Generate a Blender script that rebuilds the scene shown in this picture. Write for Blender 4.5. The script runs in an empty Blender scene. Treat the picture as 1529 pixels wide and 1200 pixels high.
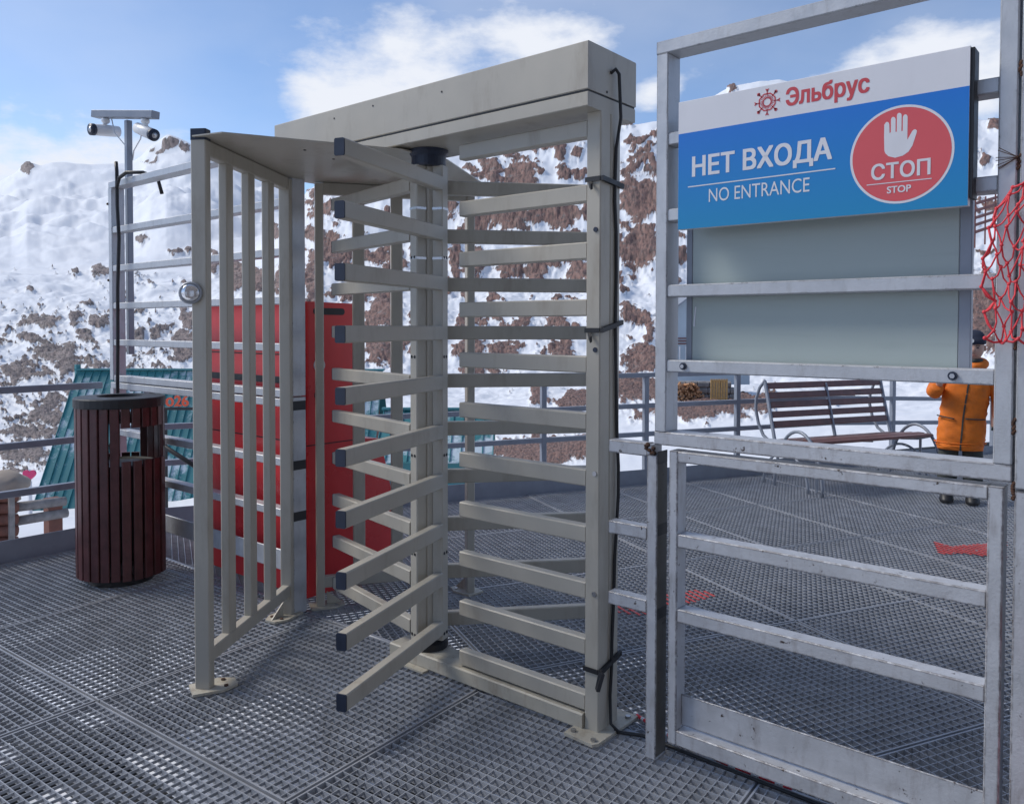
import bpy, bmesh, math, random
import numpy as np
from mathutils import Vector, Matrix
random.seed(7)
S = bpy.context.scene
COL = S.collection
R = math.radians

# ------------------------------------------------------------------ camera
CAM = Vector((1.481, -2.244, 1.376))
YAW, PITCH, ROLL, FPX, PY = R(39.665), R(1.477), R(0.099), 1200.7, 519.08
fwd = Vector((-math.sin(YAW)*math.cos(PITCH), math.cos(YAW)*math.cos(PITCH), -math.sin(PITCH)))
rgt0 = Vector((math.cos(YAW), math.sin(YAW), 0)); up0 = rgt0.cross(fwd)
RGT = rgt0*math.cos(ROLL) + up0*math.sin(ROLL); UPV = up0*math.cos(ROLL) - rgt0*math.sin(ROLL)
cam = bpy.data.objects.new('camera', bpy.data.cameras.new('camera')); COL.objects.link(cam)
m3 = Matrix((RGT, UPV, -fwd)).transposed()
cam.matrix_world = Matrix.Translation(CAM) @ m3.to_4x4()
cam.data.sensor_width = 36; cam.data.lens = 36*FPX/1529
cam.data.shift_y = -(600-PY)/1529
cam.data.clip_start = .05; cam.data.clip_end = 8000
S.camera = cam

# ------------------------------------------------------------------ world, sun, exposure
SUN_TO = Vector((-.72, -.37, .80)).normalized()
w = bpy.data.worlds.new('World'); S.world = w; w.use_nodes = True
nt = w.node_tree; N = nt.nodes; L = nt.links; N.clear()
sky = N.new('ShaderNodeTexSky'); sky.sky_type = 'NISHITA'; sky.sun_disc = False
sky.sun_elevation = math.asin(SUN_TO.z); sky.sun_rotation = math.atan2(SUN_TO.x, SUN_TO.y)
sky.altitude = 3000; sky.air_density = 1.0; sky.dust_density = 1.0; sky.ozone_density = 2.0
bgn = N.new('ShaderNodeBackground'); bgn.inputs[1].default_value = .15
outw = N.new('ShaderNodeOutputWorld')
tc = N.new('ShaderNodeTexCoord')
def math_node(op, a, b=None, clamp=False):
    n = N.new('ShaderNodeMath'); n.operation = op; n.use_clamp = clamp
    for i, v in enumerate((a, b)):
        if v is None: continue
        if isinstance(v, (int, float)): n.inputs[i].default_value = v
        else: L.new(v, n.inputs[i])
    return n.outputs[0]
def pix_dir(u, v):
    return (fwd + RGT*((u-764.5)/FPX) - UPV*((v-PY)/FPX)).normalized()
# a cloud bank: a soft patch of sky direction, broken up by noise
warp = N.new('ShaderNodeTexNoise'); warp.inputs['Scale'].default_value = 5; warp.inputs['Detail'].default_value = 4
L.new(tc.outputs['Generated'], warp.inputs['Vector'])
mixv = N.new('ShaderNodeVectorMath'); mixv.operation = 'MULTIPLY_ADD'
L.new(warp.outputs['Color'], mixv.inputs[0]); mixv.inputs[1].default_value = (.10, .10, .07); L.new(tc.outputs['Generated'], mixv.inputs[2])
sub = N.new('ShaderNodeVectorMath'); sub.operation = 'SUBTRACT'; L.new(mixv.outputs[0], sub.inputs[0]); sub.inputs[1].default_value = (.05, .05, .035)
nrm = N.new('ShaderNodeVectorMath'); nrm.operation = 'NORMALIZE'; L.new(sub.outputs[0], nrm.inputs[0])
def bank(u, v, deg_in, deg_out, sy=1.8):
    c = pix_dir(u, v)
    s_ = N.new('ShaderNodeVectorMath'); s_.operation = 'SUBTRACT'; L.new(nrm.outputs[0], s_.inputs[0]); s_.inputs[1].default_value = c
    sc = N.new('ShaderNodeVectorMath'); sc.operation = 'MULTIPLY'; L.new(s_.outputs[0], sc.inputs[0]); sc.inputs[1].default_value = (1, 1, sy)
    ln = N.new('ShaderNodeVectorMath'); ln.operation = 'LENGTH'; L.new(sc.outputs[0], ln.inputs[0])
    mr = N.new('ShaderNodeMapRange'); mr.interpolation_type = 'SMOOTHSTEP'
    L.new(ln.outputs['Value'], mr.inputs['Value'])
    mr.inputs['From Min'].default_value = math.sin(R(deg_in)); mr.inputs['From Max'].default_value = math.sin(R(deg_out))
    mr.inputs['To Min'].default_value = 1; mr.inputs['To Max'].default_value = 0
    return mr.outputs[0]
banks = [bank(620, 120, 3, 13), bank(760, 60, 2, 9), bank(490, 150, 1, 7), bank(40, 250, 3, 12, 2.6), bank(190, 235, 2, 9, 2.6), bank(1400, 120, 3, 10, 2.2),
         bank(960, 150, .5, 3.0), bank(1480, 90, 3, 10, 2.0)]
acc = banks[0]
for b in banks[1:]: acc = math_node('MAXIMUM', acc, b)
cn = N.new('ShaderNodeTexNoise'); cn.inputs['Scale'].default_value = 9; cn.inputs['Detail'].default_value = 6; cn.inputs['Roughness'].default_value = .6
mp = N.new('ShaderNodeMapping'); mp.inputs['Scale'].default_value = (1, 1, 2.2); L.new(tc.outputs['Generated'], mp.inputs['Vector']); L.new(mp.outputs[0], cn.inputs['Vector'])
cn2 = N.new('ShaderNodeTexNoise'); cn2.inputs['Scale'].default_value = 2.6; cn2.inputs['Detail'].default_value = 6
L.new(mp.outputs[0], cn2.inputs['Vector'])
t1 = math_node('MULTIPLY', acc, .62)
t2 = math_node('ADD', t1, math_node('MULTIPLY', math_node('SUBTRACT', cn.outputs['Fac'], .5), 1.5))
mr = N.new('ShaderNodeMapRange'); mr.interpolation_type = 'SMOOTHSTEP'; L.new(t2, mr.inputs['Value'])
mr.inputs['From Min'].default_value = .10; mr.inputs['From Max'].default_value = .74
thin = math_node('MULTIPLY', math_node('SUBTRACT', cn2.outputs['Fac'], .34, True), 1.5, True)
thin = math_node('MULTIPLY', thin, .50)
cf = math_node('MAXIMUM', mr.outputs[0], thin)
mixc = N.new('ShaderNodeMixRGB'); L.new(cf, mixc.inputs[0]); L.new(sky.outputs[0], mixc.inputs[1]); mixc.inputs[2].default_value = (4.7, 4.9, 5.35, 1)
L.new(mixc.outputs[0], bgn.inputs[0]); L.new(bgn.outputs[0], outw.inputs[0])

sun = bpy.data.objects.new('sun', bpy.data.lights.new('sun', 'SUN')); COL.objects.link(sun)
sun.data.energy = 2.35; sun.data.angle = R(20.0); sun.data.color = (1, .95, .87)
sun.rotation_euler = SUN_TO.to_track_quat('Z', 'Y').to_euler()
S.view_settings.view_transform = 'Standard'; S.view_settings.look = 'None'
S.view_settings.exposure = 0.27; S.view_settings.gamma = 1
S.render.engine = 'CYCLES'

# ------------------------------------------------------------------ helpers
def ray(u, v): return fwd + RGT*((u-764.5)/FPX) - UPV*((v-PY)/FPX)
def at(u, v, D): return CAM + ray(u, v)*D
WL = {}
class MB:
    """collects shapes of one part; build() links them as one mesh object"""
    def __init__(s): s.v = []; s.f = []; s.sm = False
    def add(s, vs, fs):
        o = len(s.v); s.v += [tuple(x) for x in vs]; s.f += [tuple(i+o for i in q) for q in fs]; return s
    def bar(s, p0, p1, w, h, up=(0, 0, 1), c=.003, caps=True):
        p0 = Vector(p0); p1 = Vector(p1); d = (p1-p0).normalized(); up = Vector(up)
        if abs(d.dot(up)) > .98: up = Vector((0, 1, 0))
        x = d.cross(up).normalized(); y = x.cross(d).normalized()
        a, b = w/2, h/2; c = min(c, a*.6, b*.6)
        pr = [(-a, -b+c), (-a+c, -b), (a-c, -b), (a, -b+c), (a, b-c), (a-c, b), (-a+c, b), (-a, b-c)]
        vs = [p0+x*i+y*j for i, j in pr]+[p1+x*i+y*j for i, j in pr]
        fs = [(i, i+8, (i+1) % 8+8, (i+1) % 8) for i in range(8)]
        if caps: fs += [tuple(range(8)), tuple(range(15, 7, -1))]
        return s.add(vs, fs)
    def box(s, lo, hi, c=.003):
        lo = Vector(lo); hi = Vector(hi); m = (lo+hi)/2; e = hi-lo
        ax = max(range(3), key=lambda i: e[i])
        p0 = m.copy(); p1 = m.copy(); p0[ax] = lo[ax]; p1[ax] = hi[ax]
        if ax == 2: return s.bar(p0, p1, e[0], e[1], (0, 1, 0), c)
        if ax == 0: return s.bar(p0, p1, e[1], e[2], (0, 0, 1), c)
        return s.bar(p0, p1, e[0], e[2], (0, 0, 1), c)
    def tube(s, pts, r, n=8, caps=True, rs=None):
        pts = [Vector(p) for p in pts]; m = len(pts); vs = []; fs = []
        t0 = (pts[1]-pts[0]).normalized(); ref = Vector((0, 0, 1)) if abs(t0.z) < .9 else Vector((1, 0, 0))
        nx = t0.cross(ref).normalized()
        for i, p in enumerate(pts):
            t = (pts[min(i+1, m-1)]-pts[max(i-1, 0)]).normalized()
            nx = (nx-t*nx.dot(t)).normalized(); ny = t.cross(nx)
            rr = rs[i] if rs else r
            for k in range(n):
                a = 2*math.pi*k/n; vs.append(p+nx*math.cos(a)*rr+ny*math.sin(a)*rr)
        for i in range(m-1):
            for k in range(n): fs.append((i*n+k, i*n+(k+1) % n, (i+1)*n+(k+1) % n, (i+1)*n+k))
        if caps: fs += [tuple(range(n-1, -1, -1)), tuple(range((m-1)*n, m*n))]
        return s.add(vs, fs)
    def cyl(s, p0, p1, r, n=20): return s.tube([p0, p1], r, n)
    def prism(s, poly, z0, z1):
        n = len(poly)
        vs = [(x, y, z0) for x, y in poly]+[(x, y, z1) for x, y in poly]
        return s.add(vs, [tuple(range(n-1, -1, -1)), tuple(range(n, 2*n))]+[(i, (i+1) % n, (i+1) % n+n, i+n) for i in range(n)])
    def slab(s, poly3, off):
        """flat polygon of 3D points, thickened by the vector off"""
        n = len(poly3); off = Vector(off); vs = [Vector(p) for p in poly3]; vs += [p+off for p in vs]
        return s.add(vs, [tuple(range(n-1, -1, -1)), tuple(range(n, 2*n))]+[(i, (i+1) % n, (i+1) % n+n, i+n) for i in range(n)])
    def lathe(s, c, prof, n=28):
        """prof: (radius, z) pairs around the vertical through c"""
        vs = []; fs = []; m = len(prof)
        for r_, z in prof:
            for k in range(n):
                a = 2*math.pi*k/n; vs.append((c[0]+r_*math.cos(a), c[1]+r_*math.sin(a), c[2]+z))
        for i in range(m-1):
            for k in range(n): fs.append((i*n+k, i*n+(k+1) % n, (i+1)*n+(k+1) % n, (i+1)*n+k))
        fs += [tuple(range(n-1, -1, -1)), tuple(range((m-1)*n, m*n))]
        return s.add(vs, fs)
    def build(s, name, mat, parent=None, smooth=False):
        me = bpy.data.meshes.new(name)
        off = WL[parent] if parent is not None else Vector((0, 0, 0))
        me.from_pydata([tuple(Vector(v)-off) for v in s.v], [], s.f)
        bm = bmesh.new(); bm.from_mesh(me); bmesh.ops.recalc_face_normals(bm, faces=bm.faces); bm.to_mesh(me); bm.free()
        if mat: me.materials.append(mat)
        if smooth: me.shade_smooth()
        o = bpy.data.objects.new(name, me); COL.objects.link(o); WL[o] = off.copy()
        if parent is not None: o.parent = parent
        return o
def tag(o, label, cat, group=None):
    o['label'] = label; o['category'] = cat
    if group: o['group'] = group
    return o
def thing(name, loc, label, cat, group=None):
    o = bpy.data.objects.new(name, None); COL.objects.link(o); o.location = loc; o.empty_display_size = .1
    WL[o] = Vector(loc); return tag(o, label, cat, group)
def solo(name, mb, mat, label, cat, group=None, smooth=False):
    return tag(mb.build(name, mat, None, smooth), label, cat, group)

# ------------------------------------------------------------------ materials
def mat_new(name):
    m = bpy.data.materials.new(name); m.use_nodes = True; t = m.node_tree
    return m, t, t.nodes['Principled BSDF'], t.nodes, t.links
def coord(nd, lk, scale=(1, 1, 1)):
    c = nd.new('ShaderNodeTexCoord'); mp_ = nd.new('ShaderNodeMapping'); mp_.inputs['Scale'].default_value = scale
    lk.new(c.outputs['Object'], mp_.inputs[0]); return mp_.outputs[0]
def noise(nd, lk, vec, scale, detail=4, rough=.55):
    n = nd.new('ShaderNodeTexNoise'); n.inputs['Scale'].default_value = scale; n.inputs['Detail'].default_value = detail; n.inputs['Roughness'].default_value = rough
    lk.new(vec, n.inputs['Vector']); return n.outputs['Fac']
def ramp(nd, lk, fac, stops):
    r_ = nd.new('ShaderNodeValToRGB'); e = r_.color_ramp.elements
    while len(e) < len(stops): e.new(.5)
    for k, (p, c) in zip(e, stops): k.position = p; k.color = (*c, 1) if len(c) == 3 else c
    lk.new(fac, r_.inputs[0]); return r_.outputs[0]
def mix(nd, lk, fac, a, b):
    n = nd.new('ShaderNodeMixRGB')
    for i, v in enumerate((fac, a, b)):
        if isinstance(v, (int, float)): n.inputs[i].default_value = v
        elif isinstance(v, tuple): n.inputs[i].default_value = (*v, 1)
        else: lk.new(v, n.inputs[i])
    return n.outputs[0]
def bump(nd, lk, bs, h, strength=.2, dist=.002):
    b = nd.new('ShaderNodeBump'); b.inputs['Strength'].default_value = strength; b.inputs['Distance'].default_value = dist
    lk.new(h, b.inputs['Height']); lk.new(b.outputs[0], bs.inputs['Normal'])
def paint(name, col, rough=.45, metal=0, vary=.10, scale=6, bstr=.08, grime=.0, grimecol=(.12, .09, .07), chips=None, chipcol=(.05, .04, .035), spec=.5, edges=None):
    m, t, bs, nd, lk = mat_new(name); v = coord(nd, lk)
    n1 = noise(nd, lk, v, scale, 4); n2 = noise(nd, lk, v, scale*9, 3)
    lo = tuple(c*(1-vary) for c in col); hi = tuple(min(1, c*(1+vary)) for c in col)
    c = ramp(nd, lk, n1, [(.3, lo), (.7, hi)])
    if grime:
        g = noise(nd, lk, coord(nd, lk, (1, 1, .25)), scale*2.3, 5, .7)
        c = mix(nd, lk, ramp(nd, lk, g, [(.52, (0, 0, 0)), (.80, (grime,)*3)]), c, grimecol)
    if edges:
        bv = nd.new('ShaderNodeBevel'); bv.samples = 4; bv.inputs['Radius'].default_value = .007
        ge = nd.new('ShaderNodeNewGeometry'); dt = nd.new('ShaderNodeVectorMath'); dt.operation = 'DOT_PRODUCT'
        lk.new(bv.outputs[0], dt.inputs[0]); lk.new(ge.outputs['True Normal'], dt.inputs[1])
        en = noise(nd, lk, v, 38, 6, .7); ad = nd.new('ShaderNodeMath'); ad.operation = 'MULTIPLY_ADD'
        lk.new(dt.outputs['Value'], ad.inputs[0]); ad.inputs[1].default_value = -2.6; lk.new(en, ad.inputs[2])
        a3 = nd.new('ShaderNodeMath'); a3.operation = 'ADD'; lk.new(ad.outputs[0], a3.inputs[0]); a3.inputs[1].default_value = 2.6
        c = mix(nd, lk, ramp(nd, lk, a3.outputs[0], [(edges, (0, 0, 0)), (edges+.03, (1, 1, 1))]), c, chipcol)
    if chips:
        k = noise(nd, lk, v, chips[0], 5, .75)
        k = ramp(nd, lk, k, [(chips[1], (0, 0, 0)), (chips[1]+.015, (1, 1, 1))])
        c = mix(nd, lk, k, c, chipcol)
    lk.new(c, bs.inputs['Base Color']); bs.inputs['Metallic'].default_value = metal
    rr = ramp(nd, lk, n1, [(.25, (rough*.8,)*3), (.75, (min(1, rough*1.2),)*3)]); lk.new(rr, bs.inputs['Roughness'])
    bs.inputs['Specular IOR Level'].default_value = spec
    bump(nd, lk, bs, n2, bstr, .002)
    return m
M = {}
M['cream'] = paint('cream_paint', (.42, .39, .33), .42, vary=.06, scale=4, grime=.5, chips=(55, .755), chipcol=(.16, .10, .06), grimecol=(.20, .15, .10), bstr=.05)
M['cream_dirty'] = paint('worn_cream_paint', (.44, .41, .34), .5, vary=.08, scale=9, grime=.8, grimecol=(.19, .12, .07), bstr=.1, chips=(40, .70), chipcol=(.17, .085, .045))
M['silver'] = paint('brushed_silver_paint', (.46, .475, .50), .42, metal=.25, vary=.09, scale=14, bstr=.35, grime=.35, grimecol=(.17, .15, .13), chips=(26, .69), chipcol=(.045, .034, .03), edges=.80)
M['silver_worn'] = paint('chipped_silver_paint', (.47, .48, .505), .42, metal=.2, vary=.10, scale=14, bstr=.4, grime=.5, grimecol=(.15, .11, .09), chips=(24, .645), chipcol=(.05, .032, .026), edges=.665)
M['galv'] = paint('galvanised_steel', (.345, .36, .39), .45, metal=.25, vary=.16, scale=9, bstr=.1)
M['galv_rail'] = paint('blue_grey_rail_paint', (.25, .275, .32), .45, metal=.15, vary=.10, scale=9, bstr=.15, chips=(20, .72), chipcol=(.10, .09, .085))
M['navy'] = paint('navy_plastic', (.014, .022, .045), .45, vary=.2, scale=30, bstr=.15)
M['black'] = paint('black_rubber', (.014, .014, .016), .5, vary=.25, scale=20, bstr=.1)
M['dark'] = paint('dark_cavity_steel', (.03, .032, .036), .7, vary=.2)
M['red'] = paint('red_cabinet_enamel', (.70, .045, .05), .30, vary=.06, scale=2.5, bstr=.03, grime=.25, grimecol=(.16, .03, .025))
M['redmark'] = paint('red_floor_paint', (.52, .055, .05), .6, vary=.2, scale=20, chips=(30, .60), chipcol=(.27, .28, .30))
M['wood'] = paint('maroon_stained_wood', (.088, .028, .029), .42, vary=.30, scale=16, bstr=.3, grime=.3, grimecol=(.14, .09, .07), chips=(34, .715), chipcol=(.30, .24, .20))
M['benchwood'] = paint('brown_bench_slats', (.165, .078, .068), .42, vary=.25, scale=12, bstr=.3, grime=.3, grimecol=(.2, .13, .09))
M['rust'] = paint('rusty_weld', (.085, .040, .024), .85, vary=.55, scale=60, bstr=.9, grime=.6, grimecol=(.03, .022, .02))
M['darkbrown'] = paint('dark_brown_steel', (.085, .08, .072), .6, vary=.35, scale=14, bstr=.4, chips=(20, .62), chipcol=(.03, .025, .022))
M['steel'] = paint('bright_bolt_steel', (.45, .45, .46), .3, metal=1, vary=.1, scale=40)
M['chrome'] = paint('lamp_mirror', (.85, .86, .88), .12, metal=.9, vary=.02)
M['white'] = paint('white_plastic', (.72, .73, .74), .35, vary=.03)
M['netred'] = paint('coral_red_net_cord', (.72, .045, .06), .5, vary=.15, scale=60, bstr=.3)
M['orange'] = paint('orange_jacket_fabric', (.72, .17, .012), .75, vary=.12, scale=16, bstr=.5)
M['trousers'] = paint('dark_grey_green_trousers', (.045, .05, .045), .85, vary=.25, scale=20, bstr=.4)
M['hatcloth'] = paint('navy_knit', (.016, .022, .045), .9, vary=.25, scale=60, bstr=.6)
M['skin'] = paint('skin', (.55, .33, .25), .5, vary=.06, scale=9, bstr=.05)
M['log'] = paint('weathered_log', (.24, .22, .21), .8, vary=.3, scale=8, bstr=.6)
M['logred'] = paint('red_brown_log', (.17, .065, .045), .7, vary=.3, scale=8, bstr=.5)
M['fire'] = paint('split_firewood', (.42, .22, .11), .8, vary=.45, scale=5, bstr=.5)
M['pine'] = paint('fresh_pine_board', (.55, .33, .12), .65, vary=.2, scale=14, bstr=.3)
M['stone'] = paint('grey_stone', (.24, .225, .215), .9, vary=.35, scale=3, bstr=.8)
M['heart'] = paint('pink_paint', (.75, .05, .17), .45, vary=.08)
M['letters'] = paint('orange_red_letter_paint', (.75, .10, .035), .45, vary=.08)
M['paleblue'] = paint('pale_blue_siding', (.42, .50, .56), .6, vary=.06, scale=1)
M['brownstripe'] = paint('brown_board', (.17, .06, .05), .6, vary=.2)
M['snowpaint'] = paint('snow_cap', (.80, .82, .85), .7, vary=.04, bstr=.5)

def mat_board():
    m, t, bs, nd, lk = mat_new('frosted_green_grey_board'); v = coord(nd, lk)
    n = noise(nd, lk, v, 1.6, 3); n2 = noise(nd, lk, coord(nd, lk, (1, 1, 14)), 3, 6)
    c = ramp(nd, lk, n, [(.3, (.36, .42, .40)), (.7, (.40, .455, .435))])
    c = mix(nd, lk, ramp(nd, lk, n2, [(.55, (0, 0, 0)), (.9, (.5, .5, .5))]), c, (.26, .31, .30))
    lk.new(c, bs.inputs['Base Color']); bs.inputs['Roughness'].default_value = .28
    return m
M['board'] = mat_board()
def mat_blue():
    m, t, bs, nd, lk = mat_new('blue_sign_print')
    c = nd.new('ShaderNodeTexCoord'); sp = nd.new('ShaderNodeSeparateXYZ'); lk.new(c.outputs['Object'], sp.inputs[0])
    mr_ = nd.new('ShaderNodeMapRange'); lk.new(sp.outputs['Z'], mr_.inputs['Value']); mr_.inputs['From Min'].default_value = 0.0; mr_.inputs['From Max'].default_value = .29
    lk.new(ramp(nd, lk, mr_.outputs[0], [(0, (.004, .225, .46)), (1, (.006, .155, .56))]), bs.inputs['Base Color'])
    bs.inputs['Roughness'].default_value = .38
    return m
M['signblue'] = mat_blue()
M['signwhite'] = paint('white_sign_print', (.66, .66, .69), .4, vary=.02, grime=.12, grimecol=(.4, .38, .36))
M['signred'] = paint('red_sign_print', (.62, .085, .095), .4, vary=.02)
M['logored'] = paint('dull_red_logo_print', (.52, .055, .065), .4, vary=.03)

def mat_roof():
    m, t, bs, nd, lk = mat_new('teal_roof_with_snow'); v = coord(nd, lk)
    n = noise(nd, lk, v, 1.1, 10, .72); n1 = noise(nd, lk, v, .5, 4)
    teal = ramp(nd, lk, n1, [(.3, (.028, .155, .17)), (.7, (.045, .21, .225))])
    k = ramp(nd, lk, n, [(.50, (0, 0, 0)), (.60, (.8, .8, .8))])
    lk.new(mix(nd, lk, k, teal, (.62, .68, .74)), bs.inputs['Base Color']); bs.inputs['Roughness'].default_value = .5
    return m
M['roof'] = mat_roof()
M['teal'] = paint('teal_sheet', (.03, .17, .19), .45, vary=.12, scale=2)

def mat_terrain():
    m, t, bs, nd, lk = mat_new('snow_and_rock')
    c = nd.new('ShaderNodeTexCoord'); ob = c.outputs['Object']
    at_ = nd.new('ShaderNodeAttribute'); at_.attribute_name = 'rock'; at2 = nd.new('ShaderNodeAttribute'); at2.attribute_name = 'uvz'
    # uvz: (azimuth, log distance, size) so that grain keeps its size on near and far slopes
    mpA = nd.new('ShaderNodeMapping'); mpA.inputs['Scale'].default_value = (330, 60, 0); lk.new(at2.outputs['Vector'], mpA.inputs[0])
    mpB = nd.new('ShaderNodeMapping'); mpB.inputs['Scale'].default_value = (90, 60, 0); lk.new(at2.outputs['Vector'], mpB.inputs[0])
    nA = noise(nd, lk, mpA.outputs[0], 1, 6, .65); nB = noise(nd, lk, mpB.outputs[0], 1, 8, .6)
    col = ramp(nd, lk, nB, [(.25, (.11, .09, .088)), (.40, (.20, .135, .118)), (.55, (.28, .165, .135)), (.66, (.215, .19, .18)), (.82, (.33, .26, .23))])
    col = mix(nd, lk, ramp(nd, lk, nA, [(.36, (.9, .9, .9)), (.54, (0, 0, 0))]), col, (.055, .044, .044))  # dark grain streaks, with crevice shade painted into the rock colour
    sx = nd.new('ShaderNodeSeparateXYZ'); lk.new(at2.outputs['Vector'], sx.inputs[0])
    hs = nd.new('ShaderNodeHueSaturation'); hs.inputs['Saturation'].default_value = .45; hs.inputs['Value'].default_value = 1.05; lk.new(col, hs.inputs['Color'])
    col = mix(nd, lk, sx.outputs['Z'], hs.outputs[0], col)
    snow = ramp(nd, lk, noise(nd, lk, mpB.outputs[0], .15, 3), [(.3, (.71, .735, .78)), (.7, (.79, .80, .82))])
    k = nd.new('ShaderNodeMath'); k.operation = 'ADD'; lk.new(at_.outputs['Fac'], k.inputs[0])
    k2 = nd.new('ShaderNodeMath'); k2.operation = 'MULTIPLY_ADD'; lk.new(nA, k2.inputs[0]); k2.inputs[1].default_value = .9; k2.inputs[2].default_value = -.45
    lk.new(k2.outputs[0], k.inputs[1])
    f = ramp(nd, lk, k.outputs[0], [(.40, (0, 0, 0)), (.55, (1, 1, 1))])
    lk.new(mix(nd, lk, f, snow, col), bs.inputs['Base Color']); bs.inputs['Roughness'].default_value = .75
    bs.inputs['Specular IOR Level'].default_value = .25
    hm = nd.new('ShaderNodeMath'); hm.operation = 'MULTIPLY'; lk.new(nA, hm.inputs[0]); lk.new(f, hm.inputs[1])
    bump(nd, lk, bs, hm.outputs[0], .45, 1.6)
    return m
M['terrain'] = mat_terrain()

# ------------------------------------------------------------------ terrain: valley and mountains
def vnoise(x, y, seed=0):
    xi = np.floor(x); yi = np.floor(y); xf = x-xi; yf = y-yi
    def h(a, b):
        s_ = np.sin(a*127.1+b*311.7+seed*74.7)*43758.5453; return s_-np.floor(s_)
    u = xf**3*(xf*(6*xf-15)+10); v = yf**3*(yf*(6*yf-15)+10)
    return (h(xi, yi)*(1-u)+h(xi+1, yi)*u)*(1-v)+(h(xi, yi+1)*(1-u)+h(xi+1, yi+1)*u)*v
def fbm(x, y, o=5, seed=0, g=.5):
    t = 0; a = 1; n = 0
    for i in range(o):
        t = t+a*vnoise(x*2**i+i*17.3, y*2**i-i*9.1, seed+i); n += a; a *= g
    return t/n*2-1
US = np.array([-700, 0, 120, 260, 400, 480, 600, 750, 900, 1050, 1200, 1400, 1600, 2200.])
TAB = {14: [800]*14,
       25: [770, 762, 752, 735, 700, 692, 690, 690, 660, 645, 640, 640, 640, 640],
       50: [690, 690, 680, 640, 620, 615, 612, 608, 602, 600, 600, 600, 600, 600],
       100: [560, 560, 560, 556, 560, 565, 568, 570, 568, 572, 572, 565, 560, 560],
       200: [470, 470, 468, 466, 440, 425, 425, 425, 420, 420, 415, 400, 400, 400]}
CR_U = np.array([-700, 300, 380, 420, 445, 470, 520, 600, 690, 780, 870, 930, 985, 1020, 1060, 1085, 1100, 1130, 1160, 1200, 1300, 1460, 1500, 1600, 2200.])
CR_V = np.array([415, 405, 380, 335, 300, 280, 262, 238, 214, 202, 192, 188, 182, 166, 146, 134, 129, 123, 122, 127, 145, 181, 180, 190, 250.])
CL_U = np.array([-700, -100, 0, 22, 34, 42, 52, 64, 80, 100, 140, 200, 214, 226, 240, 250, 257, 266, 282, 300, 330, 350, 380, 412, 470, 560, 2200.])
CL_V = np.array([300, 285, 274, 263, 254, 247, 247, 250, 245, 243, 246, 243, 234, 221, 211, 204, 203, 206, 214, 226, 240, 251, 268, 279, 300, 330, 330.])
RS = [14, 25, 50, 100, 200, 330, 600, 950, 1150, 1200, 2600]
CS_U = np.array([-700, 0, 200, 300, 412, 560, 2200.]); CS_V = np.array([310, 290, 278, 272, 300, 350, 350.])
def terrain_z(al, r):
    """al: azimuth from the view axis (right +), r: horizontal distance from the camera's foot"""
    ac = np.clip(al, -.86, .86); u = 764.5+FPX*np.tan(ac)
    lr = np.log(np.maximum(r, 2)); ls = np.log(RS)
    qa, qb = ac*.81+lr*.22, lr*.42-ac*.5
    wob = 22*fbm(qa*11, qb*11, 4, 3)+10*fbm(qa*37+qb*13, qb*34-qa*11, 5, 11)-15*np.abs(fbm(qa*17-qb*9, qb*15+qa*6, 5, 19, .55))+4
    vs = [np.interp(u, US, TAB[k]) for k in (14, 25, 50, 100, 200)]
    cr = np.interp(u, CR_U, CR_V); cl = np.interp(u, CL_U, CL_V)
    right = np.clip((u-400)/70, 0, 1)
    vs.append(cr)
    vs.append((1-right)*np.minimum(345, cl+80)+right*(cr+14))
    vs.append(np.where(u < 560, np.interp(u, CS_U, CS_V), cr+30))
    sm = sum(np.interp(u+q, CL_U, CL_V) for q in (-70, -50, -34, -22, -10, 0, 10, 22, 34, 50, 70))/11
    vs.append(np.where(u < 560, np.maximum(sm, cl)+7, cr+36)); vs.append(np.where(u < 560, cl, cr+40)); vs.append(vs[-1]+60)
    v = np.zeros_like(u+lr); v[...] = vs[0]
    for i in range(len(ls)-1):
        t = np.clip((lr-ls[i])/(ls[i+1]-ls[i]), 0, 1); t = .6*t+.4*t*t*(3-2*t)
        v = np.where((lr >= ls[i]), vs[i]+(vs[i+1]-vs[i])*t, v)
    fold = np.clip((470-u)/80, 0, 1)*np.clip((lr-np.log(220))/.5, 0, 1)*np.clip((np.log(1170)-lr)/.12, 0, 1)
    wob = wob-fold*30*np.abs(fbm(qa*9+qb*7, qb*6-qa*9, 5, 51, .5))+fold*9
    amp = np.interp(lr, [ls[0], ls[2], ls[3], ls[4], ls[5]-.05, ls[5], ls[6], ls[7], ls[8], ls[9]], [0, .3, .6, .9, .5, .12, .8, .8, .45, .12])
    v = v+wob*amp
    z = CAM.z-(v-487)*r*np.cos(ac)/FPX
    z0 = -2.25+.12*fbm(al*6, lr*5, 3, 5)
    xx = CAM.x+r*(np.sin(al)*rgt0.x-np.cos(al)*math.sin(YAW)); yy = CAM.y+r*(np.sin(al)*rgt0.y+np.cos(al)*math.cos(YAW))
    bk = np.clip((xx+6.2)/1.6, 0, 1)*np.clip((.891*xx-.454*yy+6.3)/1.6, 0, 1); bk = bk*bk*(3-2*bk)
    z0 = z0+1.05*bk
    b = np.clip((lr-np.log(11))/(np.log(20)-np.log(11)), 0, 1); b = b*b*(3-2*b)
    return z0*(1-b)+np.where(r < 20, np.minimum(z, z0+.2), z)*b
def ground(x, y):
    d = Vector((x-CAM.x, y-CAM.y)); r_ = d.length
    al = math.atan2(d.x*rgt0.x+d.y*rgt0.y, d.x*-math.sin(YAW)+d.y*math.cos(YAW))
    return float(terrain_z(np.array([al]), np.array([r_]))[0])
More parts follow.
